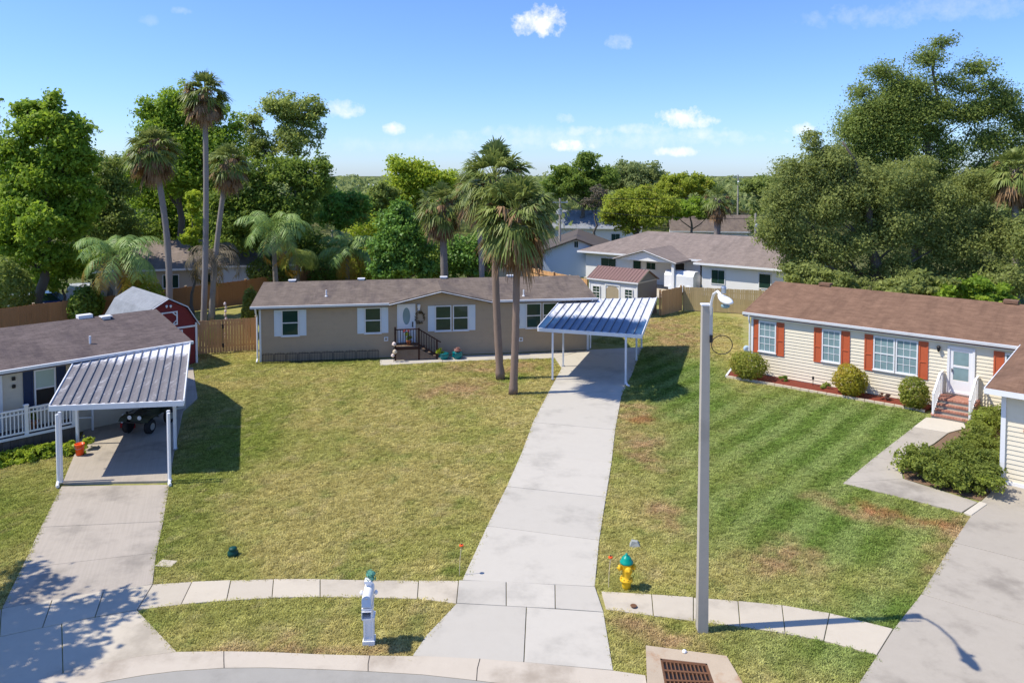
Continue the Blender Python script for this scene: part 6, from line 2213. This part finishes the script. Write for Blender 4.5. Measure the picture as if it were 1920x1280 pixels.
tree('magnolia_tree', 'dense glossy dark green tree behind the tan house ridge', 'tree', (-8.08, 53, 0.97), [(-8.04, 53, 6.5, 1.36, 1.51), (-8.54, 53, 4.79, 1.59, 1.51), (-7.14, 53, 4.56, 1.44, 1.67), (-7.91, 53, 3.27, 2.12, 0.98), (-7.59, 53, 5.55, 1.67, 1.51), (-8.75, 53, 3.27, 1.36, 1.14), (-6.39, 53, 3.27, 1.29, 0.98)], 30000, .24, L_mag, 211, .22, sub=26, subr=.34)
tree('magnolia_tree', 'dark green shrubby tree between the palm trunks behind the tan house', 'tree', (-3.64, 55, 0.64), [(-4.02, 55, 3.89, 1.65, 1.49), (-2.52, 55, 4.29, 1.26, 1.41), (-4.34, 55, 2.78, 1.49, 0.71), (-2.96, 55, 2.82, 1.41, 0.86), (-1.18, 55, 3.81, 1.1, 1.18)], 17500, .22, L_mag, 212, .2)
tree('grey_tree', 'dull grey green tree behind the far white house', 'tree', (-14.24, 78, 3.55), [(-14.38, 78, 7.02, 1.67, 1.45), (-13.26, 78, 7.91, 1.45, 1.23), (-15.06, 78, 6.07, 1.45, 1.11)], 7500, .28, L_oak, 213, .2)
tree('dark_tree', 'dark tree with a knobby top right of the palms', 'tree', (9.3, 100, 3.22), [(9.7, 100, 11.65, 2.14, 1.43), (7.28, 100, 10.23, 3.0, 1.57), (9.42, 100, 8.94, 4.0, 2.0), (12.27, 100, 9.8, 2.57, 1.57), (6.43, 100, 8.23, 2.86, 1.71), (10.72, 100, 6.8, 2.86, 1.57)], 18750, .34, L_dark, 214, .35)
tree('dome_tree', 'broad olive domed tree on the skyline right of centre', 'tree', (18.44, 112, 2.43), [(18.38, 112, 10.28, 4.96, 1.92), (15.19, 112, 9.0, 3.36, 1.76), (21.75, 112, 9.0, 3.36, 1.6), (18.4, 112, 8.04, 5.6, 1.76)], 18750, .34, L_far, 215, .4, sub=30)
tree('gold_tree', 'yellow green spreading tree behind the long white house', 'tree', (13.81, 82, 1.46), [(13.01, 82, 7.22, 2.69, 1.41), (11.14, 82, 5.46, 1.87, 1.29), (16.18, 82, 6.4, 2.46, 1.52), (14.08, 82, 4.88, 3.05, 1.29), (15.0, 82, 7.81, 2.11, 1.05), (11.72, 82, 6.46, 2.34, 1.52), (14.66, 82, 5.87, 3.28, 1.76), (12.62, 82, 4.11, 2.11, 0.82)], 30000, .26, L_gold, 216, .3, sub=24)
tree('gold_tree', 'second yellow green tree farther back on the right', 'tree', (24.1, 102, 2.36), [(23.45, 102, 8.78, 3.79, 1.46), (26.37, 102, 8.2, 2.33, 1.31), (22.0, 102, 7.62, 2.62, 1.31)], 11250, .32, L_gold, 217, .3)
tree('green_tree', 'low green tree left of the far small palm', 'tree', (22.41, 92, 1.77), [(22.1, 92, 5.86, 2.76, 1.31), (19.87, 92, 5.2, 1.97, 1.05), (24.35, 92, 5.07, 1.58, 0.92)], 10000, .28, L_gum, 218, .25)
tree('bare_tree', 'leafless grey tree by the slate grey roof', 'tree', (9.98, 90, 3.88), [(10.29, 90, 7.74, 1.16, 1.03), (9.33, 90, 6.46, 1.29, 0.77), (10.94, 90, 6.59, 1.03, 0.77)], 2000, .22, L_grey, 219, .2)
tree('dark_tree', 'dusky green tree right of the far small palm, near the tile roof', 'tree', (29.02, 88, 0.85), [(29.53, 88, 8.42, 1.89, 1.63), (30.5, 88, 6.85, 1.89, 1.51), (27.65, 88, 8.42, 1.26, 1.01), (28.95, 88, 5.59, 1.63, 1.01)], 8750, .28, L_oak, 220, .25)

tree('live_oak', 'tall open live oak towering over the cream house roof', 'tree', (31.01, 57, -1.35), [(31.43, 57, 18.52, 1.47, 0.98), (32.53, 57, 19.8, 1.22, 0.65), (27.9, 57, 17.72, 1.63, 0.9), (29.54, 57, 16.59, 1.79, 1.14), (26.39, 57, 16.11, 1.22, 0.81), (27.56, 57, 14.66, 1.79, 1.38), (30.88, 57, 14.78, 1.63, 1.38), (26.04, 57, 13.37, 1.63, 1.55), (33.25, 57, 16.91, 1.63, 0.81), (35.09, 57, 17.88, 1.55, 0.9), (36.42, 57, 16.67, 1.38, 0.73), (34.29, 57, 14.42, 2.04, 0.98), (37.51, 57, 15.14, 1.38, 1.3), (36.37, 57, 12.48, 2.04, 1.22), (33.39, 57, 11.67, 1.79, 1.14), (29.81, 57, 11.67, 1.79, 1.14), (38.73, 57, 13.53, 1.06, 1.79), (26.16, 57, 11.34, 1.63, 1.22), (27.61, 57, 12.36, 1.38, 1.22), (31.85, 57, 12.96, 1.22, 1.14), (30.76, 57, 16.39, 1.38, 1.14), (30.01, 57, 13.57, 2.2, 1.47), (28.57, 57, 12.96, 1.87, 1.47), (35.66, 57, 14.78, 1.87, 1.14), (32.41, 57, 14.98, 1.38, 1.22), (29.17, 57, 15.18, 1.63, 1.22), (34.8, 57, 16.39, 1.63, 0.81), (25.22, 57, 9.92, 1.79, 1.47), (28.05, 57, 10.45, 2.04, 1.38), (32.12, 57, 10.21, 2.2, 1.3), (36.2, 57, 9.92, 2.2, 1.47), (39.01, 57, 10.94, 1.63, 1.63)], 150000, .155, L_oak, 221, .38, sub=36, subr=.60, limbs=.6, shell=.2, flat=.95)
tree('live_oak', 'massive low live oak filling the space behind the cream house', 'tree', (25.94, 53, -0.57), [(20.42, 53, 9.91, 1.89, 1.67), (19.32, 53, 7.53, 1.74, 1.82), (18.52, 53, 5.55, 1.36, 1.36), (22.52, 53, 11.01, 1.67, 1.51), (22.73, 53, 7.91, 2.8, 2.04), (26.11, 53, 8.97, 2.8, 1.67), (26.63, 53, 6.31, 3.18, 2.04), (30.3, 53, 7.91, 2.8, 1.82), (31.21, 53, 5.17, 3.18, 1.89), (34.22, 53, 5.93, 2.42, 1.89), (22.86, 53, 4.79, 2.8, 1.74), (20.6, 53, 3.8, 1.74, 1.51), (27.45, 53, 3.27, 3.18, 1.36), (33.93, 53, 2.96, 2.8, 1.36), (24.35, 53, 2.5, 2.8, 1.06), (36.66, 53, 4.49, 1.74, 2.04), (30.44, 53, 2.5, 2.65, 1.06), (21.14, 53, 12.29, 0.83, 0.98), (19.74, 53, 5.17, 1.67, 1.36), (20.82, 50, 2.91, 2.14, 1.07), (23.94, 49, 2.17, 2.45, 0.91), (26.75, 49, 2.34, 2.1, 0.98), (33.07, 49, 3.05, 2.1, 1.4), (34.04, 49, 5.87, 1.75, 1.75), (24.21, 53, 9.72, 2.27, 1.51), (28.36, 53, 10.1, 2.27, 1.36), (32.93, 53, 8.97, 2.27, 1.51)], 175000, .165, L_oak_low, 222, .42, sub=26, subr=.38, limbs=.5)
tree('street_oak', 'tree at the left outside the frame that shades the left drive', 'tree', (-18.4, 14.6), [(-16.8, 16.6, 7.2, 1.7, 1.3), (-15.4, 14.9, 7.6, 1.8, 1.3), (-17.8, 14.5, 8.2, 2.0, 1.5), (-14.9, 13.4, 7.0, 1.6, 1.2), (-19.5, 15.8, 7.8, 2.0, 1.4), (-13.6, 16.2, 6.6, .9, .7), (-16.0, 12.6, 7.0, 1.5, 1.0)], 8000, .24, L_oak, 223, .26)

# understorey that closes the view under the crowns
UND = [([(-37.99, 53, 4.41, 2.27, 1.89), (-35.74, 53, 3.27, 1.89, 1.51), (-37.68, 53, 2.12, 2.27, 1.51)], L_dark, 'dark understorey bush mass at the far left edge', 5200),
       ([(-32.29, 52, 2.64, 1.86, 1.26), (-30.96, 52, 3.58, 1.49, 1.26)], L_gum, 'bright low bush under the big left tree', 4200),
       ([(-32.41, 58, 4.74, 1.91, 1.82), (-33.08, 58, 2.65, 1.66, 1.49)], L_oak, 'olive bush left of the golden feathery palm', 5000),
       ([(-32.03, 63, 4.75, 2.25, 1.98), (-29.8, 63, 3.39, 2.25, 1.8)], L_dark, 'dark bush behind the golden feathery palm', 5500),
       ([(-28.07, 70, 4.19, 3.0, 2.0), (-25.08, 70, 3.44, 3.0, 1.8), (-23.08, 70, 2.68, 2.5, 1.5)], L_gum, 'green thicket behind the sandy hip roof', 7000),
       ([(-18.91, 66, 4.04, 2.36, 2.07), (-17.51, 66, 2.61, 2.36, 1.6)], L_dark, 'dark thicket behind the low arching palm', 6000),
       ([(-14.31, 74, 3.87, 2.33, 2.11), (-15.39, 74, 1.74, 2.33, 1.59)], L_lime, 'lime green thicket left of the glossy dark tree', 5000),
       ([(-6.24, 60, 3.27, 1.71, 1.71), (-5.6, 60, 1.97, 1.89, 1.03)], L_dark, 'dark thicket behind the drooping tan palm', 5000),
       ([(19.35, 49, 3.05, 1.75, 1.19), (21.46, 49, 2.7, 1.75, 0.98)], L_oak_low, 'low oak sprout thicket at the left foot of the low live oak', 6000),
       ([(24.31, 47, 2.65, 1.88, 0.87), (26.33, 47, 2.82, 1.68, 1.01)], L_oak_low, 'low thicket above the middle of the cream house ridge', 6000),
       ([(28.09, 46, 2.64, 1.84, 0.92), (30.08, 46, 2.3, 1.31, 0.79)], L_gum, 'green low thicket left of the blue canopy', 5200),
       ([(42.46, 60, 7.57, 2.57, 2.57), (42.78, 60, 11.0, 2.57, 2.57), (44.27, 60, 4.56, 2.57, 3.0)], L_oak, 'oak crown cut off by the right edge', 9000),
       ([(25.42, 74, 4.93, 1.9, 1.59), (27.29, 74, 3.87, 1.9, 1.59)], L_oak_low, 'dusky bush at the right end of the white house', 4200)]
for i, (cl_, m_, lb, n_) in enumerate(UND):
    xs_, ys_ = sum(c[0] for c in cl_) / len(cl_), sum(c[1] for c in cl_) / len(cl_)
    tree('understorey_bush', lb, 'bush', (xs_, ys_), [(x, y + random.uniform(-.6, .6), max(z, rz * .8), rx, rz) for x, y, z, rx, rz in cl_], n_, .24, m_, 400 + i, .12)

# far woodland: one mass to the horizon
rng = np.random.default_rng(9)
pts_, nrm_, siz_ = [], [], []
for i in range(2300):
    yy = 125 * (8.0 ** rng.uniform(0, 1)) if i > 500 else rng.uniform(92, 150)
    xx = rng.uniform(-.80, .80) * yy
    sx = 960 + 1400 * xx / yy
    if yy < 125 and (610 < sx < 730 or 1030 < sx < 1450):
        continue
    if 125 <= yy < 200 and 640 < sx < 715:
        continue
    hh = rng.uniform(5.5, 9.5) if rng.random() > .12 else rng.uniform(9, 11.5)
    rr = rng.uniform(2.2, 4.5) * (1 + yy / 900)
    m = 60
    d = rng.normal(size=(m, 3))
    d /= np.linalg.norm(d, axis=1, keepdims=True)
    d[:, 2] = np.abs(d[:, 2]) * 1.0 - .25
    c = np.array([xx, yy, hh * .55]) + d * np.array([rr, rr, hh * .45]) * rng.uniform(.75, 1.1, (m, 1))
    pts_.append(c)
    nrm_.append(d + rng.normal(size=(m, 3)) * .5 + [0, 0, .3])
    siz_.append(np.full(m, .65 + yy / 380))
P_, N_, S_ = np.concatenate(pts_), np.concatenate(nrm_), np.concatenate(siz_)
me = leaf_mesh('far_woodland', P_, N_, S_, L_far, 9, .7)
fw = link('far_woodland', me)
tag(fw, 'distant green treetops along the horizon', 'woodland', kind='stuff')

# ------------------------------------------------------------------ shrubs, hedge and bedding
shrub('round_shrub', 'round clipped shrub at the near corner of the cream house', 'shrub', *(11.35, 35.46), .86, .62, 5200, .085, L_bush, 301, .70)
shrub('round_shrub', 'lime tinged round shrub below the cream house middle window', 'shrub', *(15.0, 32.78), .72, .68, 4600, .085, L_bush2, 302, .72)
shrub('round_shrub', 'round shrub just left of the brick steps', 'shrub', *(16.86, 30.96), .60, .64, 4000, .085, L_bush, 303, .68)
hd_ = thing('hedge', 'rounded leafy hedge between the front walk and the garage', 'hedge', (*(14.66, 24.03), 0))
hx, hy = (14.66, 24.03)
hp = [(13.23, 23.9), (13.66, 23.44), (14.09, 22.91), (14.63, 22.71), (15.66, 23.9), (16.39, 25.31), (17.04, 26.53), (18.04, 27.97), (18.83, 28.7), (14.87, 24.38), (14.9, 23.69), (15.72, 25.31), (13.81, 24.38)]
C, N, S = crown_points([(x - hx, y - hy, .44, .80, .48) for x, y in hp], 42000, 304, sub=50, subr=.34, flat=.8)
keep = C[:, 2] > .02
link('foliage', leaf_mesh('foliage', C[keep], N[keep], .085, L_hedge, 304), hd_)
st = MB()
for x, y in hp:
    for k_ in range(3):
        st.tube([(x - hx + .1 * k_, y - hy, -.02), (x - hx + .15 * (k_ - 1), y - hy + .1, .5)], .02, 5)
st = st.build('stems', M_bark, hd_)
st['kind'] = 'stuff'
for i, (p, lb) in enumerate((((12.86, 34.91), 'low dark plant in the mulch near the corner shrub'), ((14.23, 33.77), 'low grey green plant in the mulch beside the path light'), ((16.16, 32.07), 'low purple plant in the mulch left of the steps shrub'))):
    t = thing('bedding_plant', lb, 'plant', (p[0], p[1], .03))
    C, N, S = crown_points([(0, 0, .16, .34, .16)], 420, 310 + i, sub=12)
    link('foliage', leaf_mesh('foliage', C, N, .09, (L_dark, L_airy, L_purple)[i], 310 + i), t)
gc = [(-17.57, 24.7), (-17.17, 25.03), (-16.86, 25.31), (-16.5, 25.56), (-16.14, 25.81), (-15.7, 25.96), (-15.31, 26.06)]
C, N, S = crown_points([(x, y, .16, .58, .28) for x, y in gc], 9000, 320, sub=30)
keep = C[:, 2] > 0
o = link('ground_cover', leaf_mesh('ground_cover', C[keep], N[keep], .12, L_ground, 320))
tag(o, 'bright lime ground cover growing along the railed deck', 'ground cover', kind='stuff')
shrub('climbing_shrub', 'leafy climbing shrub at the back fence left of the tan house', 'shrub', *(-15.87, 45, 1.0)[:2], .55, 1.4, 2600, .16, L_hedge, 330, 1.5)
shrub('wild_shrub', 'wild green shrub before the back fence behind the gate', 'shrub', *(-17.33, 43, 1.39)[:2], .6, .55, 1800, .14, L_gum, 331, .5)
shrub('wild_shrub', 'golden green shrub over the fence behind the barn roof', 'shrub', *(-23.91, 48, 0.41)[:2], 1.2, 1.7, 4200, .2, L_gold, 332, 1.7)
shrub('wild_shrub', 'green shrub over the fence left of the barn roof', 'shrub', *(-27.28, 47.5, 0.51)[:2], 1.0, 1.3, 3600, .2, L_dark, 333, 1.4)
shrub('wild_shrub', 'dark shrub by the cars at the far left edge', 'shrub', *(-32.07, 47, 0.61)[:2], 1.5, 2.3, 6500, .2, L_oak, 334, 2.3)
shrub('wild_shrub', 'tangled shrub behind the fence left of the low arching palm', 'shrub', *(-19.61, 60, 0.67)[:2], 1.8, 1.6, 5000, .22, L_oak, 335, 1.6)
shrub('wild_shrub', 'dark shrub behind the fence below the round tree', 'shrub', *(-16.09, 64, 0.06)[:2], 2.2, 1.5, 5000, .22, L_dark, 336, 1.5)
shrub('wild_shrub', 'brown green shrub behind the golden feathery palm', 'shrub', *(-12.8, 66, -0.24)[:2], 1.8, 2.2, 5000, .22, L_gold, 337, 2.1)
t = thing('shell_totem', 'slim pale knobbly garden totem behind the gate fence', 'ornament', (*(-16.23, 42, 1.59)[:2], 0))
for i in range(12):
    MB().lathe([(.03, 0), (.075, .06), (.07, .14), (.03, .2)], 8, (.03 * math.sin(i * 2.1), 0, .1 + i * .21)).build('shell', (M_edging, M_flower_w)[i % 2], t)
